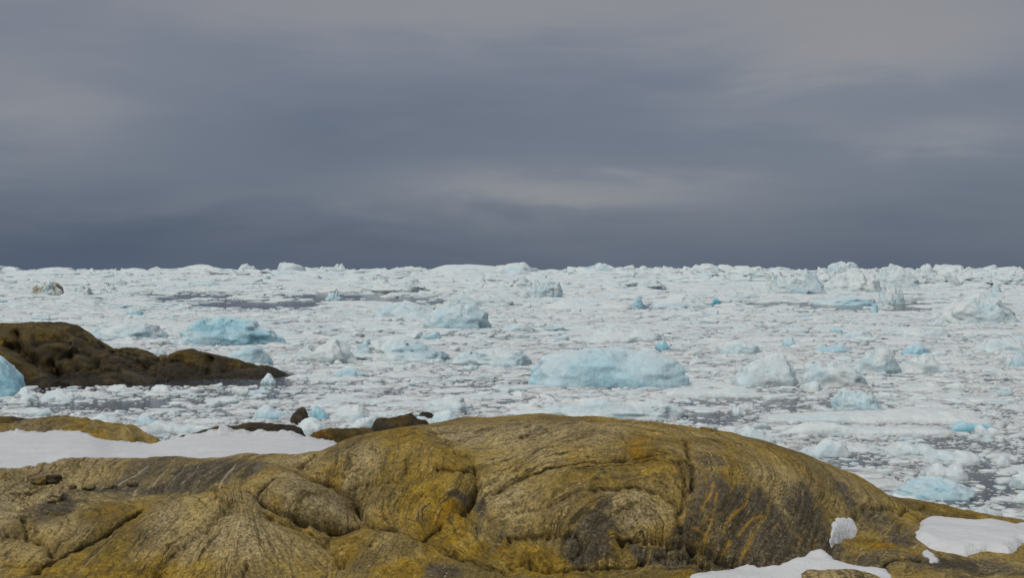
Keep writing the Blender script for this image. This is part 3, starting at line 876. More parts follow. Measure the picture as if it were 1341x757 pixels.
# ------------------------------------------------------------------ other rocks
def ridge_arrays(crest, D, front, back, zbase, seed, nt=28, nx=90, amp=0.1, p=2.2, q=1.6, freq=1.0):
    C = smooth_line(crest, 4)
    pxs = np.linspace(C[0, 0], C[-1, 0], nx)
    top = np.interp(pxs, C[:, 0], C[:, 1])
    t = np.linspace(-1, 1, nt)
    PX, T = np.meshgrid(pxs, t)
    u = (PX - 670.5) / F
    zt = CAMH - (np.broadcast_to(top, PX.shape) - HZ) / F * D
    k = np.linspace(0, 1, nx)
    endtaper = np.clip(np.minimum(k, 1 - k) * 8, 0.12, 1) ** 0.6
    dep = np.where(T < 0, front, back) * endtaper
    y = D + T * dep
    x = u * D * (1 + (y / D - 1) * 0.6)
    z = zbase + (zt - zbase) * np.clip(1 - np.abs(T) ** p, 0, 1) ** (1 / q)
    n = fbm(x * 0.5 * freq, y * 0.5 * freq, z * 0.9 * freq, 4, 0.55, seed)
    r = fbm(x * 0.9 * freq + 7, y * 0.9 * freq, z * 1.6 * freq, 4, 0.6, seed + 5, True)
    z = z + amp * (n + 0.55 * np.minimum(r, 0.9) - 0.5) * (np.abs(T) < 0.999) * np.clip(1.15 - np.abs(T), 0.15, 1)
    y = y - amp * 1.6 * n * (T < 0)
    fold = 0.6 * x + 1.3 * z + 0.5 * n
    return np.stack([x, y, z], -1).reshape(-1, 3), grid_quads(nt, nx), fold.ravel()


def ridge_rock(name, ridges, mat, label, cat='rock', group=None, ochre=0.25, dark=0.5, joints=()):
    V, Q, Fd, off = [], [], [], 0
    for r in ridges:
        v, q, f = ridge_arrays(**r)
        V.append(v)
        Q.append(q + off)
        Fd.append(f)
        off += len(v)
    V = np.vstack(V)
    st = np.zeros_like(V)
    st[:, 0] = dark * (0.6 + 0.8 * fbm(V[:, 0] * 0.5, V[:, 1] * 0.5, V[:, 2] * 0.8, 3, 0.5, 33))
    st[:, 1] = ochre * (0.6 + 1.2 * fbm(V[:, 0] * 0.6 + 5, V[:, 1] * 0.5, V[:, 2] * 0.8, 3, 0.5, 37))
    if mat is M_FAR:                            # wet tide band above the water
        st[:, 0] += 0.9 * sstep(V[:, 2] + 0.25 * fbm(V[:, 0] * 0.6, V[:, 1] * 0.6, None, 3, 0.5, 71), 0.9, 0.35)
    ck = np.zeros(len(V))
    for D, line in joints:                      # clefts in the rock, laid on its face
        L = smooth_line([spot(px, py, D)[[0, 2]] for px, py in line], 5)
        dd, side, run = line_dist(L, V[:, 0] * D / V[:, 1], CAMH + (V[:, 2] - CAMH) * D / V[:, 1])
        dd = dd + 0.10 * fbm(V[:, 0] * 1.5, V[:, 2] * 1.5, None, 3, 0.6, 3)
        fade = sstep(run, 0, 0.1) * sstep(run, 1, 0.9)
        ck = np.maximum(ck, 0.9 * fade * np.exp(-(dd / 0.13) ** 2))
        g = fade * np.exp(-(np.abs(dd) / 0.35) ** 1.5)
        V[:, 2] -= 0.26 * g
        V[:, 1] += 0.8 * g
    o = mesh_object(name, V, np.vstack(Q), mat, attrs={'fold': np.concatenate(Fd), 'stain': st, 'crack': ck})
    return tag(o, label, cat, group)


R = lambda crest, D, front, back, zbase, seed, **k: dict(crest=crest, D=D, front=front, back=back, zbase=zbase, seed=seed, **k)
ridge_rock('rock_headland', [
    R([(-120, 436), (-60, 431), (0, 428), (36, 425), (72, 422), (86, 424), (100, 430), (120, 441), (143, 452.5), (160, 454), (180, 460), (200, 468), (215, 478), (228, 490)], 107, 8, 10, -0.5, 3, nt=100, nx=320, amp=0.26, freq=0.7),
    R([(178, 489), (190, 477), (205, 469), (222, 463.5), (245, 459.5), (262, 461), (280, 466), (320, 473), (350, 480), (368, 487), (380, 493)], 107.5, 4.0, 6, -0.4, 13, nt=70, nx=220, amp=0.17, freq=0.8),
    R([(84, 497), (95, 490), (108, 484), (130, 477), (150, 475), (166, 475), (185, 480), (205, 489), (220, 497)], 101.5, 3.0, 4, -0.3, 23, nt=60, nx=160, amp=0.14),
    R([(76, 500), (90, 496), (125, 493), (150, 496), (165, 500), (180, 503)], 99.2, 1.4, 2, -0.3, 27, amp=0.12),
    R([(-60, 455), (0, 456), (15, 461), (30, 469), (50, 479), (75, 493), (90, 502)], 98, 2.6, 6, -0.4, 29, nt=60, nx=160, amp=0.22),
], M_FAR, 'dark brown humped headland of rock rising from the ice on the left', 'rock', ochre=0.5, dark=0.35, joints=[
    (101, [(19, 430), (20, 442), (22, 454), (34, 466), (41, 475), (47, 480)]), (103, [(88, 430), (107, 441), (123, 452), (140, 456)]), (101, [(68, 472), (77, 463), (93, 459), (107, 461), (125, 473), (131, 477)]),
    (103, [(40, 449), (55, 445), (75, 445), (95, 450)]), (98, [(1, 454), (18, 457), (32, 468), (48, 479), (63, 484), (79, 497)]), (100, [(62, 470), (70, 480), (82, 492)]), (101, [(85, 462), (95, 475), (100, 488)]),
    (104, [(268, 491), (272, 479), (277, 466)]), (104, [(286, 486), (311, 480), (343, 477)]), (104, [(212, 471), (235, 472), (252, 480), (262, 484)]), (99.5, [(156, 476), (179, 484), (206, 491)]),
    (102, [(185, 481), (196, 474), (208, 468)]), (101, [(110, 490), (140, 483), (160, 487)]), (103, [(140, 460), (165, 466), (185, 474)])])
ridge_rock('rock_ledge', [R([(-160, 550), (-60, 553), (0, 555), (25, 553), (45, 550.5), (72, 548), (95, 549), (120, 552.5), (147, 557), (166, 561), (180, 568), (192, 575), (205, 578), (216, 582)], 55, 3.2, 4, 0.4, 43, nt=44, nx=200, amp=0.16, freq=1.4)],
           M_ROCK, 'long low olive rock ledge along the far edge of the snow bank', 'rock', ochre=0.6, dark=0.45)
ridge_rock('rock_ledge', [R([(-120, 543), (-40, 544), (0, 545), (22, 545.5), (45, 548), (60, 552)], 61, 1.5, 2, 0.0, 47, amp=0.1)],
           M_FAR, 'thin dark strip of rock behind the olive ledge at the left edge', 'rock', ochre=0.1, dark=0.9)
ridge_rock('rock_ledge', [R([(208, 583), (225, 577), (240, 572), (262, 567), (285, 560), (300, 558.5), (330, 556), (350, 557), (372, 557), (392, 561), (400, 570)], 61, 2.2, 3, 0.0, 53, nt=36, nx=150, amp=0.13, freq=1.4)],
           M_FAR, 'dark wet rock ledge showing over the middle of the snow bank', 'rock', ochre=0.4, dark=0.6)
ridge_rock('rock_ledge', [R([(402, 575), (408, 569), (422, 562), (445, 559.5), (462, 560.5), (478, 563), (500, 572)], 58, 1.6, 2.4, -0.2, 57, nt=36, nx=90, amp=0.12, freq=1.4)],
           M_FAR, 'small dark olive rock between the snow tip and the outcrop', 'rock', ochre=0.6, dark=0.5)
ridge_rock('rock_boulder', [R([(379, 553), (382, 543), (388, 536), (394, 533), (399, 534), (403, 542), (406, 553)], 74, 0.8, 0.9, -0.3, 59, nt=30, nx=40, amp=0.08, freq=2)],
           M_FAR, 'dark upright boulder with pale ice leaning on its right side', 'rock', ochre=0.5, dark=0.4)
ridge_rock('rock_ledge', [R([(486, 560), (491, 551), (496, 546.5), (512, 545.5), (526, 543), (537, 541.5), (544, 547), (556, 551), (564, 557), (572, 564)], 66, 1.3, 2, -0.3, 63, nt=36, nx=90, amp=0.13, freq=1.8)],
           M_FAR, 'low black jagged rock at the water edge behind the outcrop', 'rock', ochre=0.35, dark=0.7)
ridge_rock('rock_boulder', [R([(548, 545), (552, 540.5), (558, 539.5), (564, 540), (568, 545)], 76, 0.5, 0.7, -0.3, 67, nt=20, nx=30, amp=0.06, freq=2)],
           M_FAR, 'small dark rock poking through ice chunks above the jagged rock', 'rock', ochre=0.3, dark=0.7)


def stone(px, py, wpx, hpx, seed, label, dark, ochre, bare=0.0, name='loose_stone', sink=0.3, group=None):
    c = hit_final(px, py)
    D = c[1]
    w, h = wpx * D / F / 2, hpx * D / F / 2
    n, mrow = 28, 18
    th = np.linspace(0, 2 * np.pi, n, endpoint=False)
    ph = np.linspace(-np.pi / 2, np.pi / 2, mrow)
    TH, PH = np.meshgrid(th, ph)
    X0, Y0, Z0 = np.cos(PH) * np.cos(TH), np.cos(PH) * np.sin(TH), np.sin(PH)
    k = 1 + 0.22 * fbm(X0 * 1.3 + seed, Y0 * 1.3, Z0 * 1.3, 3, 0.5, seed)
    e = 0.75
    sg = lambda a: np.sign(a) * np.abs(a) ** e
    v = np.stack([c[0] + sg(X0) * k * w, c[1] + w * 0.8 + sg(Y0) * k * w * 0.8, float(rock_final(c[0], c[1] + w * 0.8)) + h * (1 - sink) + sg(Z0) * k * h], -1).reshape(-1, 3)
    st = np.zeros_like(v)
    st[:, 0], st[:, 1], st[:, 2] = dark, ochre, bare
    o = mesh_object(name, v, grid_quads(mrow, n, True), M_ROCK, attrs={'fold': v[:, 0] * 0.7 + v[:, 2] * 2, 'stain': st, 'crack': np.zeros(len(v))})
    return tag(o, label, 'stone', group)


stone(48, 638, 21, 12, 3, 'reddish brown loose stone, leftmost of the row below the snow edge', 0.5, 0.35)
stone(67, 638, 20, 11, 8, 'dark purplish grey loose stone beside the reddish brown stone', 0.85, 0.0)
stone(87, 641, 20, 10, 13, 'grey tan loose stone with a flat top beside the purplish stone', 0.2, 0.1, 0.8)
stone(114, 643, 18, 8, 18, 'small pale tan flat stone, rightmost of the loose stones', 0.0, 0.3, 0.8)
stone(68, 660, 24, 12, 23, 'pale grey angular slab lying in the rubble under the loose stones', 0.1, 0.0, 1.0)
stone(172, 639, 15, 6, 28, 'tiny dark red stone at the foot of the black gneiss band', 0.6, 0.3)
stone(143, 641, 14, 8, 31, 'small pale jagged stone against the pale streaks of the gneiss', 0.0, 0.2, 0.8)
stone(20, 652, 30, 10, 37, 'flat brown grey slab at the left edge of the rubble', 0.3, 0.1, 0.6)
stone(1116, 786, 104, 26, 41, 'smooth rounded tan boulder sticking out of the snow tongue at the bottom', 0.15, 0.2, 0.5, 'boulder', 0.35)
# ------------------------------------------------------------------ sea water with slush, ice materials
def ice_material(name):
    m, b = new_mat(name)
    pos = b.n('ShaderNodeTexCoord').outputs['Object']
    tint = b.n('ShaderNodeAttribute', {'attribute_name': 'tint'}).outputs['Fac']
    dirt = b.n('ShaderNodeAttribute', {'attribute_name': 'dirt'}).outputs['Fac']
    n = b.noise(pos, 0.8, 4.0, 0.6, 0.3)
    f = b.noise(pos, 6.0, 5.0, 0.65)
    t = b.math('ADD', tint, b.math('MULTIPLY', b.math('SUBTRACT', n, 0.5), b.math('ADD', 0.25, b.math('MULTIPLY', tint, 0.5))))
    c = b.mix(b.step(t, 0.0, 1.0, smooth=False), (0.570, 0.612, 0.608), (0.31, 0.515, 0.59))
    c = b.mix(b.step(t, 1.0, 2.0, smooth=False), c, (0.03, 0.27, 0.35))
    c = b.mix(b.math('MULTIPLY', b.step(f, 0.55, 0.75), 0.25), c, (0.61, 0.625, 0.62))
    dc = b.mix(b.step(f, 0.4, 0.6), (0.09, 0.085, 0.05), (0.30, 0.25, 0.13))
    c = b.mix(b.step(b.math('ADD', dirt, b.math('MULTIPLY', b.math('SUBTRACT', f, 0.5), 1.2)), 0.35, 0.75, 0.0, 0.95), c, dc)
    v1 = b.n('ShaderNodeTexVoronoi', {}, Vector=b.vmath('ADD', pos, b.vmath('MULTIPLY', b.xyz(f, n, f), (0.5, 0.5, 0.5))), Scale=0.9).outputs['Distance']
    v2 = b.n('ShaderNodeTexVoronoi', {}, Vector=pos, Scale=2.7).outputs['Distance']
    h = b.math('ADD', b.math('ADD', b.math('MULTIPLY', n, 0.8), b.math('MULTIPLY', f, 0.35)), b.math('ADD', b.math('MULTIPLY', v1, 1.1), b.math('MULTIPLY', v2, 0.4)))
    bump = b.n('ShaderNodeBump', Strength=0.7, Distance=0.26, Height=h)
    bs = b.n('ShaderNodeBsdfPrincipled', Base_Color=c, Roughness=0.5, Normal=bump.outputs[0])
    bs.inputs['Specular IOR Level'].default_value = 0.3
    bs.inputs['Subsurface Weight'].default_value = 0.6
    bs.inputs['Subsurface Radius'].default_value = (0.7, 0.9, 1.0)
    bs.inputs['Subsurface Scale'].default_value = 0.8
    b.n('ShaderNodeOutputMaterial', Surface=bs.outputs[0])
    return m


def sea_material():
    m, b = new_mat('cold_sea_with_slush')
    pos = b.n('ShaderNodeTexCoord').outputs['Object']
    sl = b.noise(pos, 0.05, 5.0, 0.62, 0.5)
    big = b.noise(b.vmath('MULTIPLY', pos, (0.004, 0.010, 1)), 1.0, 5.0, 0.6, 0.4)
    v1 = b.n('ShaderNodeTexVoronoi', {'feature': 'DISTANCE_TO_EDGE'}, Vector=pos, Scale=2.6).outputs['Distance']
    v2 = b.n('ShaderNodeTexVoronoi', {'feature': 'DISTANCE_TO_EDGE'}, Vector=pos, Scale=0.7).outputs['Distance']
    fr = b.noise(pos, 9.0, 4.0, 0.7)
    mask = b.math('ADD', b.math('MULTIPLY', b.math('SUBTRACT', sl, 0.5), 2.6), b.math('MULTIPLY', b.math('SUBTRACT', fr, 0.5), 1.4))
    mask = b.math('ADD', mask, b.math('MULTIPLY', b.math('SUBTRACT', b.math('MINIMUM', v1, 0.2), 0.08), 3.0))
    mask = b.math('ADD', mask, b.math('MULTIPLY', b.math('SUBTRACT', big, 0.52), 2.0))
    cover = b.step(mask, 0.15, 0.75)
    slush = b.mix(fr, (0.075, 0.092, 0.105), (0.29, 0.31, 0.32))
    water = b.n('ShaderNodeBsdfPrincipled', Base_Color=(0.008, 0.018, 0.024, 1), Roughness=0.10)
    rip = b.noise(b.vmath('MULTIPLY', pos, (1.5, 2.6, 1)), 2.0, 4.0, 0.6)
    bw = b.n('ShaderNodeBump', Strength=0.35, Distance=0.08, Height=rip)
    b.t.links.new(bw.outputs[0], water.inputs['Normal'])
    bs = b.n('ShaderNodeBump', Strength=0.8, Distance=0.06, Height=b.math('ADD', fr, v1))
    ice = b.n('ShaderNodeBsdfPrincipled', Base_Color=slush, Roughness=0.6, Normal=bs.outputs[0])
    mx = b.n('ShaderNodeMixShader', Fac=b.math('MULTIPLY', cover, 0.92), i1=water.outputs[0], i2=ice.outputs[0])
    b.n('ShaderNodeOutputMaterial', Surface=mx.outputs[0])
    return m


M_ICE = ice_material('glacier_ice')
M_SEA = sea_material()
ext = 30000.0
sy = np.array([-300.0, 40, 200, 1000, 5000, ext])
sx = np.array([-ext, -4000, -600, 0, 600, 4000, ext])
gx, gy = np.meshgrid(sx, sy)
tag(mesh_object('sea', np.stack([gx, gy, gx * 0], -1).reshape(-1, 3), grid_quads(len(sy), len(sx)), M_SEA), kind='structure')

# ------------------------------------------------------------------ icebergs and floes
def berg_arrays(w, dep, H, seed, peaks, nr=20, ns=56, a=4.0, q=1.7, rough=0.18, tint=0.2, tipvar=0.25, dirt=0.0, sharp=1.0, floor=0.45, cuts=12):
    t = np.linspace(0, 1, nr)
    rho = 1 - (1 - t) ** 1.5
    th = np.linspace(0, 2 * np.pi, ns, endpoint=False)
    R_, T_ = np.meshgrid(rho, th, indexing='ij')
    c, s = np.cos(T_), np.sin(T_)
    out = 1 + 0.22 * fbm(c * 1.2 + seed * 1.7, s * 1.2, None, 4, 0.55, seed)
    sq = (np.abs(c) ** 3 + np.abs(s) ** 3) ** (-1 / 3)
    bx = R_ * out * sq * c / 1.08
    by = R_ * out * sq * s / 1.08
    prof = np.zeros(bx.shape)
    for (pc, ph, pw) in peaks:
        prof = np.maximum(prof, ph * np.exp(-np.abs((bx - pc) / (pw * 1.15)) ** 2.6 - np.abs((by - 0.2 * math.sin(seed + pc * 9)) / 0.9) ** 2.6))
    prof = floor + (1 - floor) * prof
    env = np.clip(1 - R_ ** a, 0, 1) ** (1 / q)
    k = 2.2
    ax = max(w, 1e-3) / max(H, 1e-3)
    n = fbm(bx * k * 1.3 + seed, by * k + seed * 3, None, 4, 0.55, seed + 2)
    rg = fbm(bx * k * 1.6 + seed * 5, by * k * 1.2, None, 4, 0.6, seed + 4, True)
    cr = fbm(bx * 7 + seed, by * 6, None, 3, 0.6, seed + 6, True)
    z = prof * env * (1 + rough * (n * 0.8 + (np.minimum(rg, 0.8) - 0.5) * 0.6 * sharp + (np.minimum(cr, 0.7) - 0.4) * 0.4 * sharp * (1 - R_ ** 3)))
    z = z / max(z.max(), 1e-6)
    r = np.random.default_rng(seed + 77)
    for _ in range(cuts):                       # flat cleaved faces
        az, el = r.uniform(0, 2 * math.pi), r.uniform(0.15, 1.45)
        nx_, ny_, nz_ = math.cos(az) * math.cos(el), math.sin(az) * math.cos(el), math.sin(el)
        pr = bx * nx_ + by * ny_ + z * nz_
        dlim = np.quantile(pr, r.uniform(0.86, 0.98))
        ex = np.clip(pr - dlim, 0, None) * 0.9
        bx, by, z = bx - ex * nx_, by - ex * ny_, z - ex * nz_
    z = z / max(z.max(), 1e-6)
    dsp = (rough * 0.32 * fbm(c * 2.2 + z * 1.5, s * 2.2 - z, z * 5, 3, 0.6, seed + 8) + rough * 0.16 * fbm(c * 6, s * 6, z * 9, 2, 0.6, seed + 9)) * sstep(R_, 0.1, 0.5)
    x = (bx + c * dsp) * w / 2
    y = (by + s * dsp) * dep / 2
    zz = z * H
    zz[-1] = -0.25 * H - 0.05
    tt = tint * (1 + 0.7 * (0.5 - z)) + tipvar * fbm(bx * 1.7 + 3, by * 1.7, z * 1.5, 3, 0.5, seed + 12)
    dd = dirt * (0.6 + 0.9 * fbm(bx * 3, by * 3, z * 2, 3, 0.6, seed + 14)) if dirt else np.zeros_like(z)
    v = np.stack([x, y, zz], -1).reshape(-1, 3)
    return v, grid_quads(nr, ns, True), tt.ravel(), dd.ravel()


def water_D(py):
    return F * CAMH / max(py - HZ, 2.2)


USED = []          # footprints already taken: x, y, half width, half depth


def berg(px0, px1, top, base, label, cat='iceberg', name='iceberg', group=None, tint=0.15, peaks=None, seed=None, dratio=0.75, res=(22, 64), spiky=False, **k):
    seed = seed or int(px0 * 7 + top * 13) % 991 + 3
    r = np.random.default_rng(seed)
    tint = tint * (0.6 if base < 400 else 1.0)
    Df = water_D(base)
    w = (px1 - px0) * Df / F
    dep = min(w * dratio, Df * 0.22)
    Dc = Df + dep * 0.5
    w = (px1 - px0) * (Df + dep * 0.25) / F
    H = CAMH - (top - HZ) / F * (Df + dep * 0.35)
    if peaks is None:
        n = r.integers(6, 10) if spiky else r.integers(2, 5)
        cs = np.sort(r.uniform(-0.85, 0.85, n))
        peaks = [(c_, r.uniform(0.3, 0.95), r.uniform(0.05, 0.22) if spiky else r.uniform(0.2, 0.5)) for c_ in cs]
        peaks[r.integers(0, n)] = (peaks[0][0] if n == 1 else float(r.choice(cs)), 1.0, r.uniform(0.1, 0.2) if spiky else r.uniform(0.25, 0.45))
    v, q, tt, dd = berg_arrays(w, dep, max(H, 0.05), seed, peaks, *res, tint=tint, **k)
    c = np.array([((px0 + px1) / 2 - 670.5) / F * Dc, Dc, 0.0])
    o = mesh_object(name, v, q, M_ICE, attrs={'tint': tt, 'dirt': dd})
    o.location = c
    USED.append((c[0], c[1], w / 2, dep / 2))
    return tag(o, label, cat, group)


FL = dict(cuts=0, a=7.0, q=1.3, rough=0.10, cat='ice floe', name='ice_floe', res=(14, 48))       # low flat floes
SM = dict(rough=0.12, sharp=0.7, cuts=7)                                                          # worn smooth
JG = dict(spiky=True, rough=0.24, sharp=1.2, res=(26, 96), cuts=6)                                            # jagged
# the big ones one can tell apart
berg(687, 896, 455, 508, 'large smooth pale blue iceberg floating behind the hump of rock', tint=0.6, tipvar=0.2, rough=0.13, sharp=0.8, a=5.0, q=2.3, res=(40, 130), dratio=0.55, cuts=8,
     peaks=[(-0.62, 0.86, 0.42), (-0.15, 0.84, 0.4), (0.25, 0.90, 0.35), (0.62, 1.0, 0.36), (0.85, 0.75, 0.2)], seed=12)
berg(855, 878, 445, 459, 'tilted blue shard sticking up behind the large pale blue iceberg', tint=0.95, peaks=[(0.3, 1, 0.3), (-0.4, 0.5, 0.4)])
berg(221, 377, 415, 453, 'wide low turquoise iceberg with bright cyan cracks beyond the headland', tint=0.65, tipvar=0.8, floor=0.5, dratio=0.5, peaks=[(-0.45, 0.85, 0.3), (0.0, 1.0, 0.35), (0.35, 0.9, 0.25), (0.75, 0.8, 0.3)], rough=0.24, sharp=1.2, res=(30, 120), cuts=18)
berg(289, 362, 452, 478, 'smooth blue white dome just behind the tail of the dark headland', tint=0.5, peaks=[(0.1, 1, 0.5), (-0.5, 0.6, 0.4)], **SM)
berg(-75, 39, 466, 521, 'bright blue iceberg at the left edge in front of the headland', tint=0.9, peaks=[(-0.3, 1.0, 0.5), (0.3, 0.85, 0.4), (0.7, 0.5, 0.3)], **SM)
berg(341, 363, 489, 503, 'small pointed bluish piece at the tip of the headland', tint=0.4, peaks=[(0, 1, 0.35)])
berg(40, 86, 368, 388, 'far dirty iceberg streaked brown and green, larger of the dirty ones', tint=0.3, floor=0.5, dirt=0.5, **JG)
berg(94, 121, 374, 387, 'small dirty brown iceberg just right of the larger dirty one', tint=0.3, floor=0.5, dirt=0.5, **JG)
berg(134, 153, 370, 382, 'small dirty iceberg, rightmost of the three brown stained ones', tint=0.3, floor=0.5, dirt=0.5, **JG)
berg(127, 224, 421, 445, 'wide white iceberg with low humps left of the turquoise cluster', tint=0.3)
berg(161, 189, 404, 414, 'small cyan floe above the wide white iceberg', tint=0.75)
berg(424, 452, 381, 394, 'cyan block beside the dark open lead', tint=0.8, **JG)
berg(545, 568, 402, 417, 'deep cyan block on the right end of the two peaked iceberg', tint=0.85)
berg(482, 572, 393, 418, 'white iceberg with two rounded peaks at the end of the open lead', tint=0.35, peaks=[(0.2, 1.0, 0.25), (0.75, 0.9, 0.3), (-0.4, 0.55, 0.5)])
berg(546, 646, 396, 432, 'blue white iceberg with one tall point, right of the two peaked one', tint=0.5, peaks=[(0.45, 1.0, 0.22), (-0.1, 0.6, 0.5), (0.8, 0.6, 0.2), (-0.7, 0.45, 0.3)], rough=0.2)
berg(594, 672, 378, 402, 'white ridge shaped iceberg behind the tall pointed one', tint=0.15)
berg(378, 470, 444, 477, 'low white iceberg, left half of the wide white pair in the middle', tint=0.12, rough=0.25)
berg(455, 596, 440, 476, 'broad white iceberg with a greenish window in its upper face', tint=0.2, tipvar=0.4, peaks=[(0.05, 1.0, 0.4), (-0.5, 0.6, 0.4), (0.6, 0.55, 0.4)], rough=0.25, res=(28, 84))
berg(596, 702, 456, 481, 'white iceberg with blue base left of the large pale blue one', tint=0.25, peaks=[(0.3, 1.0, 0.4), (-0.2, 0.75, 0.3), (0.75, 0.9, 0.25), (-0.7, 0.5, 0.3)], rough=0.22)
berg(433, 482, 479, 494, 'smooth pale blue floe below the wide white pair', tint=0.5, **SM)
berg(548, 582, 434, 445, 'small pale blue lump behind the broad white iceberg', tint=0.6)
berg(688, 737, 366, 391, 'far pale blue tinted block behind the long white floe', tint=0.45, **JG)
berg(700, 832, 390, 407, 'long low white iceberg left of the pale blue shard', tint=0.1, peaks=[(0.2, 1, 0.4), (-0.3, 0.7, 0.4), (0.7, 0.6, 0.3)])
berg(827, 844, 387, 403, 'small pale blue shard of ice at the end of a long white floe', tint=0.9, peaks=[(0.2, 1, 0.4)])
berg(845, 935, 386, 404, 'flat white floe with a cyan undercut edge', tint=0.45, tipvar=0.6)
berg(932, 946, 390, 401, 'deep teal block coloured as the dark hole at the right tip of the undercut floe', tint=1.9, tipvar=0.1)  # stands for a hole in the floe, its shade put into the tint
berg(955, 1045, 463, 507, 'white iceberg with rounded left tower right of the large pale blue one', tint=0.15, peaks=[(0.4, 1.0, 0.45), (-0.2, 0.6, 0.4), (-0.7, 0.5, 0.3)], a=5, q=2.4, rough=0.2)
berg(1046, 1142, 474, 508, 'white lumpy iceberg joined to the rounded white tower', tint=0.15, rough=0.25)
berg(768, 866, 429, 450, 'plain white iceberg behind the blue shard', tint=0.08)
berg(930, 1002, 445, 465, 'low white iceberg with green flecks between the shard and the tower', tint=0.25)
berg(1000, 1080, 353, 386, 'far white iceberg with cyan gashes near the horizon', tint=0.4, tipvar=0.5, **JG)
berg(1070, 1150, 355, 384, 'far plain white block right of the cyan gashed iceberg', tint=0.12, **JG)
berg(1137, 1204, 345, 379, 'tall far white crag breaking the horizon', tint=0.15, peaks=[(0.1, 1, 0.4), (-0.5, 0.6, 0.3), (0.7, 0.6, 0.3)], **JG)
berg(1150, 1184, 373, 399, 'greenish white block standing at the far open water', tint=0.4, **JG)
berg(1062, 1157, 387, 400, 'low white ice bench with teal base above dark water', tint=0.45, tipvar=0.6)
berg(1224, 1337, 383, 425, 'big white pyramid shaped iceberg near the right edge', tint=0.2, peaks=[(-0.02, 1.0, 0.3), (-0.4, 0.55, 0.4), (0.4, 0.6, 0.3), (0.7, 0.35, 0.3)], rough=0.2, sharp=0.8, cuts=6, res=(30, 96))
berg(1296, 1313, 367, 386, 'narrow blue spire behind the white pyramid iceberg', tint=0.8, peaks=[(0, 1, 0.35)])
berg(1061, 1118, 451, 462, 'flat clear blue floe above the rounded tower iceberg', tint=0.75, **SM)
berg(1175, 1222, 450, 467, 'smooth clear blue lump behind the blue based white iceberg', tint=0.8, **SM)
berg(1118, 1186, 456, 491, 'white iceberg with pointed top and blue base on the right', tint=0.3, peaks=[(0.2, 1, 0.35), (-0.5, 0.6, 0.3)])
berg(1178, 1247, 463, 490, 'wide rounded white iceberg joined to the blue based pointed one', tint=0.15)
berg(1178, 1245, 428, 444, 'low white floe below the white pyramid iceberg', tint=0.1)
berg(1270, 1350, 442, 463, 'white iceberg at the right edge under the pyramid', tint=0.12)
berg(1023, 1043, 441, 455, 'small pale blue cube above the flat clear blue floe', tint=0.6)
berg(1086, 1104, 428, 438, 'tiny cyan lump in white brash on the right', tint=0.9)
berg(1138, 1151, 397, 411, 'small pale blue block in the far right open water', tint=0.9)
berg(1320, 1350, 460, 483, 'bluish block cut by the right edge below the white iceberg', tint=0.5)
berg(1091, 1158, 511, 540, 'blocky cyan tinted iceberg with vertical left face', tint=0.45, peaks=[(-0.6, 1.0, 0.35), (0.0, 0.8, 0.4), (0.55, 0.6, 0.35)], **JG)
berg(1238, 1300, 551, 567, 'dark teal blue slab of clear ice near the right edge', tint=1.1, tipvar=0.3, rough=0.08, a=6)
berg(1274, 1307, 557, 570, 'white hump lying against the dark teal blue slab', tint=0.1, cat='ice floe', name='ice_floe', **SM)
berg(1034, 1238, 553, 571, 'very long low white floe left of the dark teal blue slab', tint=0.05, dratio=0.28, **FL)
berg(1000, 1310, 537, 556, 'widest flat grey white ice sheet behind the long low floe', tint=0.02, dratio=0.35, **FL)
berg(1146, 1242, 579, 601, 'pale rounded floe with bluish left part above the rock edge', tint=0.25, cat='ice floe', name='ice_floe', **SM)
berg(1209, 1284, 591, 610, 'smooth white floe with drooping right end', tint=0.1, cat='ice floe', name='ice_floe', **SM)
berg(1051, 1110, 576, 600, 'white dome of ice showing over the shoulder of the hump', tint=0.12, cat='ice floe', name='ice_floe', **SM)
berg(1172, 1276, 625, 657, 'nearest blue white growler just beyond the right end of the hump', tint=0.6, peaks=[(-0.3, 1.0, 0.4), (0.25, 0.85, 0.35), (0.7, 0.5, 0.3), (-0.8, 0.6, 0.2)], rough=0.2, cat='growler', name='growler', res=(30, 90))
berg(1209, 1273, 608, 631, 'grey white floe right behind the nearest growler', tint=0.15, cat='ice floe', name='ice_floe', **SM)
berg(1300, 1325, 596, 612, 'small white peak standing in open brash at the right', tint=0.1, peaks=[(0, 1, 0.4), (-0.5, 0.4, 0.4)])
berg(1322, 1372, 620, 642, 'upper of two white floes cut by the right edge', tint=0.3, cat='ice floe', name='ice_floe', **SM)
berg(1319, 1370, 643, 660, 'lower of two white floes cut by the right edge', tint=0.1, cat='ice floe', name='ice_floe', **SM)
berg(668, 903, 518, 552, 'long rubbly white floe lying right behind the crest of the hump', tint=0.05, dratio=0.4, peaks=[(-0.75, 0.9, 0.15), (-0.6, 1.0, 0.12), (-0.3, 0.75, 0.25), (0.05, 0.7, 0.3), (0.5, 0.5, 0.4)], a=5, q=1.6, rough=0.3, cuts=0, sharp=0.6, cat='ice floe', name='ice_floe', res=(26, 110))
berg(925, 1037, 559, 588, 'white floe with small peaks following the right slope of the hump', tint=0.05, dratio=0.5, peaks=[(0.0, 1.0, 0.12), (-0.5, 0.7, 0.4), (0.4, 0.6, 0.4)], rough=0.25, cat='ice floe', name='ice_floe', res=(22, 80))
berg(866, 1002, 507, 522, 'long flat floe with wavy edge right of the large blue iceberg', tint=0.05, dratio=0.4, **FL)
berg(546, 614, 518, 542, 'white rounded growler left of the crest of the hump', tint=0.12, cat='growler', name='growler', rough=0.2)
berg(562, 606, 537, 560, 'bluish grey growler resting against the left shoulder of the hump', tint=0.3, cat='growler', name='growler', **SM)
berg(378, 436, 547, 572, 'white growler stranded between the boulder and the snow bank', tint=0.15, cat='growler', name='growler', rough=0.2)
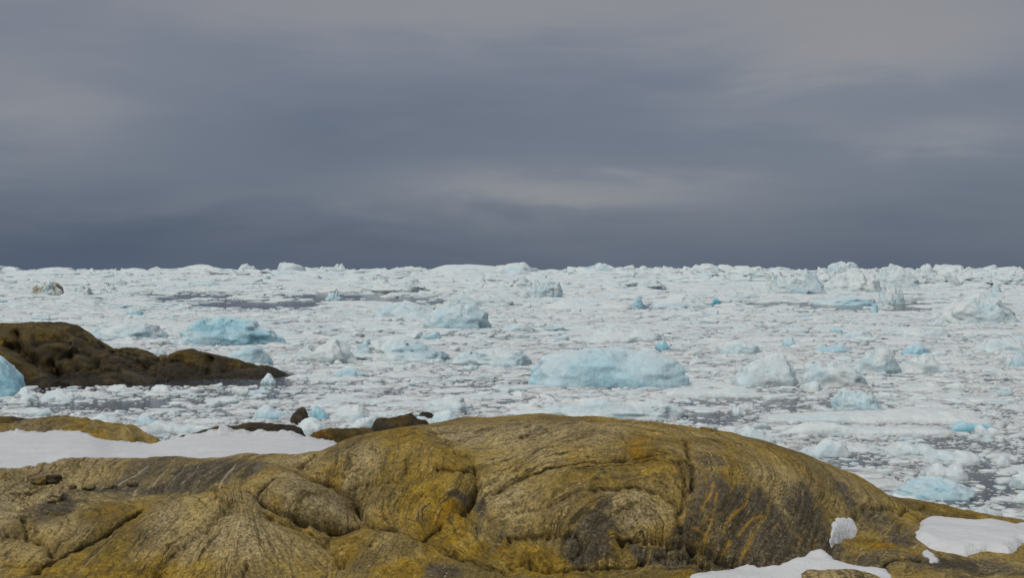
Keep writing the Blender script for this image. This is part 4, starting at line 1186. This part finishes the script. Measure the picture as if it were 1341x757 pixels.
berg(433, 491, 530, 553, 'white growler with two humps right of the dark upright boulder', tint=0.12, cat='growler', name='growler', rough=0.2)
berg(455, 505, 545, 566, 'low white ice lump left of the black jagged rock', tint=0.12, cat='growler', name='growler')
berg(330, 382, 531, 550, 'pale blue floe left of the dark upright boulder', tint=0.5, cat='ice floe', name='ice_floe', **SM)
berg(403, 434, 531, 550, 'clear blue grey slab leaning on the dark upright boulder', tint=0.9, cat='growler', name='growler', peaks=[(-0.5, 1, 0.5), (0.4, 0.6, 0.4)])
berg(172, 206, 541, 556, 'small bluish pointed growler left of the snow bank dip', tint=0.5, cat='growler', name='growler')
berg(186, 286, 551, 570, 'flat white floe seen over the dip of the snow bank', tint=0.08, dratio=0.4, **FL)
berg(106, 160, 543, 560, 'white floe right behind the olive rock ledge', tint=0.05, dratio=0.5, **FL)
berg(16, 53, 507, 522, 'white lump right of the bright blue iceberg at the left edge', tint=0.1)
berg(50, 112, 511, 527, 'broad white lump below the foot of the headland', tint=0.1)
# on and near the horizon
berg(152, 206, 351, 360, 'rounded white iceberg on the horizon above the dirty ice', tint=0.12)
berg(228, 318, 350, 361, 'long white iceberg ridge on the horizon left of the grey pyramid', tint=0.12, **JG)
berg(309, 338, 345, 358.5, 'pale grey translucent pyramid on the horizon', tint=0.3, peaks=[(-0.2, 1, 0.4), (0.5, 0.6, 0.4)])
berg(50, 86, 352, 358, 'low grey white iceberg on the left horizon', tint=0.25)
berg(434, 455, 345, 358.5, 'small twin peaked iceberg on the horizon', tint=0.25, peaks=[(0.3, 1, 0.25), (-0.3, 0.8, 0.3)])
berg(413, 430, 349, 358.5, 'small cone shaped iceberg left of the twin peaked one', tint=0.2, peaks=[(0, 1, 0.35)])
berg(556, 660, 346, 360.5, 'long flat topped tabular iceberg on the horizon', tint=0.3, a=9, q=2.5, rough=0.05, dratio=0.5, peaks=[(-0.3, 0.95, 0.7), (0.3, 1.0, 0.7)])
berg(640, 705, 347, 360.5, 'sloping right shoulder next to the tabular iceberg', tint=0.15, peaks=[(-0.6, 1, 0.6), (0.3, 0.6, 0.5)])
berg(505, 542, 350, 358.5, 'low jagged bluish iceberg left of the tabular iceberg', tint=0.4, **JG)
berg(774, 808, 344, 358.5, 'pale blue wedge shaped iceberg on the horizon', tint=0.5, peaks=[(-0.55, 1, 0.4), (0.2, 0.7, 0.5)])
berg(806, 858, 347, 359, 'white iceberg with stepped top right of the pale blue wedge', tint=0.15, **JG)
berg(893, 955, 345, 361, 'white peaked iceberg on the horizon right of the dark sky gap', tint=0.15, peaks=[(0.65, 1, 0.2), (0.1, 0.7, 0.4), (-0.5, 0.5, 0.4)])
berg(945, 1012, 348, 362, 'flat white iceberg right of the peaked one on the horizon', tint=0.12)
berg(1078, 1130, 342, 361, 'highest pointed blue white iceberg on the horizon', tint=0.4, peaks=[(-0.6, 1, 0.2), (-0.2, 0.7, 0.4), (0.5, 0.75, 0.3)])
berg(1202, 1223, 345, 360, 'narrow white spike on the right horizon', tint=0.2, peaks=[(0.3, 1, 0.3), (-0.4, 0.4, 0.4)])
berg(1220, 1285, 347, 361, 'wide white iceberg right of the narrow spike on the horizon', tint=0.15, **JG)
berg(1284, 1360, 349, 361, 'last white iceberg on the right end of the horizon', tint=0.12, **JG)

for a_, c_, t_, bb, lab in (
        (722, 782, 350, 361, 'low white iceberg filling the gap between sloping shoulder and blue wedge'), (850, 897, 350, 361, 'small low white iceberg in the dark gap of the horizon'),
        (868, 962, 353, 368, 'long white ice ridge in front of the peaked horizon iceberg'), (955, 1062, 350, 368, 'wide white jumbled iceberg behind the cyan gashed one'),
        (1040, 1102, 351, 374, 'white broken iceberg between cyan gashed one and highest point'), (1098, 1162, 350, 372, 'white lumpy iceberg left of the tall far crag'),
        (1178, 1246, 352, 374, 'white iceberg right of the tall far crag, in front of the spike'), (1236, 1304, 352, 372, 'long white iceberg in front of the blue spire'),
        (1288, 1362, 353, 374, 'white iceberg at the right edge, in front of the last horizon one'), (760, 880, 364, 381, 'wide flat white iceberg below the stepped horizon iceberg'),
        (470, 576, 362, 385, 'wide white iceberg between the lead and the tabular iceberg'), (610, 700, 362, 379, 'white iceberg under the tabular iceberg on the horizon')):
    berg(a_, c_, t_, bb, lab, tint=0.15, spiky=True, rough=0.28, sharp=1.2, res=(26, 100), floor=0.4, cuts=6)

# ------------------------------------------------------------------ brash ice: everything between, too many to count
NSEC = 8


def proto(seed):
    r = np.random.default_rng(1000 + seed)
    th = np.arange(NSEC) / NSEC * 2 * np.pi + r.uniform(0, 0.5, NSEC)
    rad = r.uniform(0.68, 1.12, NSEC)
    rows = []
    off = r.uniform(-0.22, 0.22, 2)
    for rr, zz in ((1.0, -0.35), (0.98, r.uniform(0.35, 0.65)), (r.uniform(0.6, 0.85), r.uniform(0.78, 0.95))):
        k = rad * rr * r.uniform(0.92, 1.08, NSEC)
        rows.append(np.stack([k * np.cos(th) + off[0] * (1 - rr), k * np.sin(th) + off[1] * (1 - rr), zz * (1 + (0.28 if zz > 0 else 0.0) * r.standard_normal(NSEC))], -1))
    top = np.array([[off[0], off[1], 1.0]])
    return np.vstack(rows + [top])


PROTOS = np.stack([proto(i) for i in range(48)])
_q = grid_quads(3, NSEC, True)
_t = np.array([[2 * NSEC + i, 2 * NSEC + (i + 1) % NSEC, 3 * NSEC] for i in range(NSEC)])
PX = lambda x, y: x / y * F + 670.5
PY = lambda y: HZ + F * CAMH / y
# leads of open water and thin places: photo spot, radii, how empty
LEADS = [(250, 389, 90, 9, 0.97), (340, 400, 130, 9, 1.0), (440, 390, 110, 8, 0.97), (520, 394, 60, 8, 0.97), (575, 396, 16, 10, 1.0), (1190, 402, 50, 10, 1.0), (1110, 403, 70, 7, 0.97), (880, 402, 70, 6, 0.95), (1000, 399, 130, 4, 0.95), (1290, 410, 40, 5, 0.8), (1300, 376, 50, 4, 0.7), (720, 376, 60, 3, 0.6),
         (1000, 528, 130, 9, 0.75), (930, 548, 70, 12, 0.8), (1290, 640, 70, 45, 0.7), (1110, 610, 60, 25, 0.65), (200, 532, 150, 14, 0.75), (60, 532, 90, 12, 0.7), (330, 515, 110, 10, 0.6), (120, 508, 120, 6, 0.6), (610, 505, 130, 12, 0.4), (1260, 585, 80, 14, 0.5), (430, 505, 90, 10, 0.35),
         (330, 432, 60, 8, 0.3), (1000, 430, 60, 10, 0.3), (700, 430, 50, 8, 0.3), (1060, 520, 60, 8, 0.4)]


def openness(x, y):
    px, py = PX(x, y), PY(y)
    o_ = np.zeros_like(px)
    jx = 18 * fbm(x * 40 / y, np.log(y) * 25, None, 3, 0.6, 7)
    for a_, c_, rx, ry, s_ in LEADS:
        o_ = np.maximum(o_, s_ * np.exp(-(((px + jx - a_) / rx) ** 2 + ((py + jx * 0.1 - c_) / ry) ** 2) ** 1.5))
    return o_


def free(x, y, r, slack=0.75):
    ok = np.ones(len(x), bool)
    for bx, by, hw, hd in USED:
        m = (np.abs(x - bx) < hw + r) & (np.abs(y - by) < hd + r)
        if m.any():
            ok &= ~(m & (((x - bx) / (hw * slack + r * 0.5)) ** 2 + ((y - by) / (hd * slack + r * 0.5)) ** 2 < 1))
    return ok


pieces = []
ZONES = [  # nearest, farthest, radius range, power, cover, height/radius range
    (43, 80, 0.06, 0.60, 2.5, 0.72, 0.10, 0.30),
    (80, 150, 0.10, 0.95, 2.4, 0.70, 0.08, 0.26),
    (150, 300, 0.22, 2.0, 2.3, 0.68, 0.07, 0.22),
    (300, 700, 0.6, 4.5, 2.2, 0.58, 0.05, 0.17),
    (700, 2000, 1.8, 14.0, 2.1, 0.54, 0.05, 0.18),
    (2000, 7000, 7.0, 40.0, 2.0, 0.50, 0.06, 0.22),
]
for D0, D1, r0, r1, pw, cov, h0, h1 in ZONES:
    area = 0.44 * 2 * (D1 ** 2 - D0 ** 2) / 2
    U_ = np.random.default_rng(int(D0)).random(400000)
    rs = (r0 ** (1 - pw) + U_ * (r1 ** (1 - pw) - r0 ** (1 - pw))) ** (1 / (1 - pw))
    n = int(area * cov * 1.35 / (np.pi * np.mean(rs ** 2) * 0.8))
    n = min(n, 60000)
    rs = rs[:n]
    g = np.random.default_rng(int(D0) + 1)
    y = np.sqrt(g.random(n) * (D1 ** 2 - D0 ** 2) + D0 ** 2)
    x = g.uniform(-0.44, 0.44, n) * y
    clump = fbm(x / y * 30, np.log(y) * 14, None, 4, 0.55, 77)
    rs = rs[:n]
    keep = g.random(n) > np.clip(openness(x, y) + 0.22 * np.clip(-clump, 0, 1), 0, 0.99)
    keep &= free(x, y, rs)
    land = np.where(PX(x, y) < 478, 57.0, 42.0)
    keep &= y > land
    head = (PX(x, y) < 385) & (y > 97.5 - rs) & (y < 112)
    keep &= ~head
    x, y, rs = x[keep], y[keep], rs[keep]
    hh = rs * g.uniform(h0, h1, len(x)) * np.where(g.random(len(x)) < 0.10, g.uniform(1.6, 3.2, len(x)), 1.0)
    tint = np.clip(g.normal(0.10, 0.13, len(x)), -0.1, 1) + np.where(g.random(len(x)) < 0.035, g.uniform(0.15, 0.55, len(x)), 0)
    dirt = np.where(g.random(len(x)) < 0.0008, g.uniform(0.3, 0.8, len(x)), 0)
    pieces.append(np.stack([x, y, rs, hh, tint, dirt], -1))
    # rafts of frozen-together brash: wide, flat, white
    ra, rb = {43: (0.5, 1.5), 80: (0.7, 2.4), 150: (1.3, 5.5), 300: (3, 11), 700: (8, 35), 2000: (25, 120)}[D0]
    n = int(area * (0.34 if D0 < 80 else 0.42) / (np.pi * (ra * rb) * 0.8))
    y = np.sqrt(g.random(n) * (D1 ** 2 - D0 ** 2) + D0 ** 2)
    x = g.uniform(-0.44, 0.44, n) * y
    rs = np.exp(g.uniform(np.log(ra), np.log(rb), n))
    keep = (g.random(n) > np.clip(openness(x, y) * 1.6, 0, 1)) & free(x, y, rs, 1.0) & (y > np.where(PX(x, y) < 478, 60.0, 46.0) + rs) & ~((PX(x, y) < 395) & (y > 97 - rs) & (y < 113))
    x, y, rs = x[keep], y[keep], rs[keep]
    n = len(x)
    pieces.append(np.stack([x, y, rs, np.minimum(rs * g.uniform(0.05, 0.13, n), 0.10 + 0.0012 * y), g.normal(0.05, 0.06, n), np.zeros(n)], -1))
    print('zone', D0, D1, len(x))
P = np.vstack(pieces)
# the ones that show largest become floes of their own
ppx, ppy = PX(P[:, 0], P[:, 1]), PY(P[:, 1])
wpx = P[:, 2] / P[:, 1] * F
hpx = P[:, 3] / P[:, 1] * F + 2 * P[:, 2] / P[:, 1] * (ppy - HZ) * 0.8
sil = np.interp(ppx, [0, 400, 470, 560, 640, 700, 850, 950, 1050, 1110, 1170, 1341], [548, 545, 548, 540, 535, 535, 548, 564, 584, 606, 645, 680])
vis = (ppx > 8) & (ppx < 1333) & (ppy < sil) & ~((ppx < 375) & (ppy < 497) & (ppy > 425 + 0.16 * ppx))
score = np.where(vis, wpx * hpx, 0)
order = np.argsort(-score)[:262]
solo = np.zeros(len(P), bool)
solo[order] = True


def floe_zone(px, py, r, h, tint):
    blue = tint > 0.32
    if py < 385:
        return 'far low white floe in the pale pack ice under the horizon', 'far floes under the horizon'
    if py < 430:
        return ('small bluish floe among the white pack near the open leads' if blue else 'low white floe in the pack near the open leads'), 'floes near the leads'
    side = 'left' if px < 500 else ('middle' if px < 900 else 'right')
    if py < 500:
        if side == 'left':
            return 'ragged white floe in the brash around the dark headland', 'floes around the headland'
        if side == 'middle':
            return 'ragged white floe in the brash around the large pale blue iceberg', 'floes around the pale blue iceberg'
        return 'ragged white floe in the brash around the blue based icebergs', 'floes around the blue based icebergs'
    if side == 'left':
        return 'flat white floe in thin brash between headland and snow bank', 'floes between headland and snow bank'
    if side == 'middle':
        return 'flat white floe in dark brash just behind the crest of the outcrop', 'floes behind the crest'
    return 'flat white floe in dark brash beside the right slope of the hump', 'floes beside the right slope'


for i in order:
    x, y, r, h, ti, di = P[i]
    g = np.random.default_rng(int(i))
    n = g.integers(1, 4)
    pk = [(float(g.uniform(-0.6, 0.6)), float(g.uniform(0.6, 1.0)), float(g.uniform(0.25, 0.6))) for _ in range(n)] + [(0.0, 0.6, 0.8)]
    v, q, tt, dd = berg_arrays(2 * r, 2 * r * g.uniform(0.6, 1.0), h * 1.15, int(i) % 997, pk, 12, 34, a=float(g.uniform(3, 7)), q=1.6, rough=float(g.uniform(0.1, 0.3)), tint=min(ti, 0.6), dirt=0.0)
    lab, grp = floe_zone(ppx[i], ppy[i], r, h, ti)
    o = mesh_object('ice_floe', v, q, M_ICE, attrs={'tint': tt, 'dirt': dd})
    o.location = (x, y, 0)
    o.rotation_euler = (0, 0, float(g.uniform(-0.5, 0.5)))
    tag(o, lab, 'ice floe', grp)

B = P[~solo]
g = np.random.default_rng(99)


def mass(sel, name):
    b_ = B[sel]
    n = len(b_)
    v = PROTOS[g.integers(0, len(PROTOS), n)].copy()
    a_ = g.uniform(0, 2 * np.pi, n)
    el = g.uniform(0.75, 1.3, n)
    ca, sa = np.cos(a_)[:, None], np.sin(a_)[:, None]
    vx = (v[..., 0] * ca - v[..., 1] * sa) * el[:, None] * b_[:, 2:3] + b_[:, 0:1]
    vy = (v[..., 0] * sa + v[..., 1] * ca) / el[:, None] * b_[:, 2:3] + b_[:, 1:2]
    tilt = g.normal(0, 0.12, (n, 2))
    vz = v[..., 2] * b_[:, 3:4] + (v[..., 0] * tilt[:, :1] + v[..., 1] * tilt[:, 1:]) * np.minimum(b_[:, 2:3] * 0.6, b_[:, 3:4] * 1.2)
    k = v.shape[1]
    off = (np.arange(n) * k)[:, None, None]
    V = np.stack([vx, vy, vz], -1).reshape(-1, 3)
    o = mesh_object(name, V, (off + _q[None]).reshape(-1, 4), M_ICE, tris=(off + _t[None]).reshape(-1, 3),
                    smooth=False, attrs={'tint': np.repeat(b_[:, 4], k), 'dirt': np.repeat(b_[:, 5], k)})
    return tag(o, kind='stuff')


tag(mass(B[:, 1] < 300, 'brash_ice'), 'loose brash of small white ice bits covering the dark water', 'brash ice')
tag(mass(B[:, 1] >= 300, 'pack_ice'), 'far pack ice, a white jumble of floes reaching the horizon', 'pack ice')
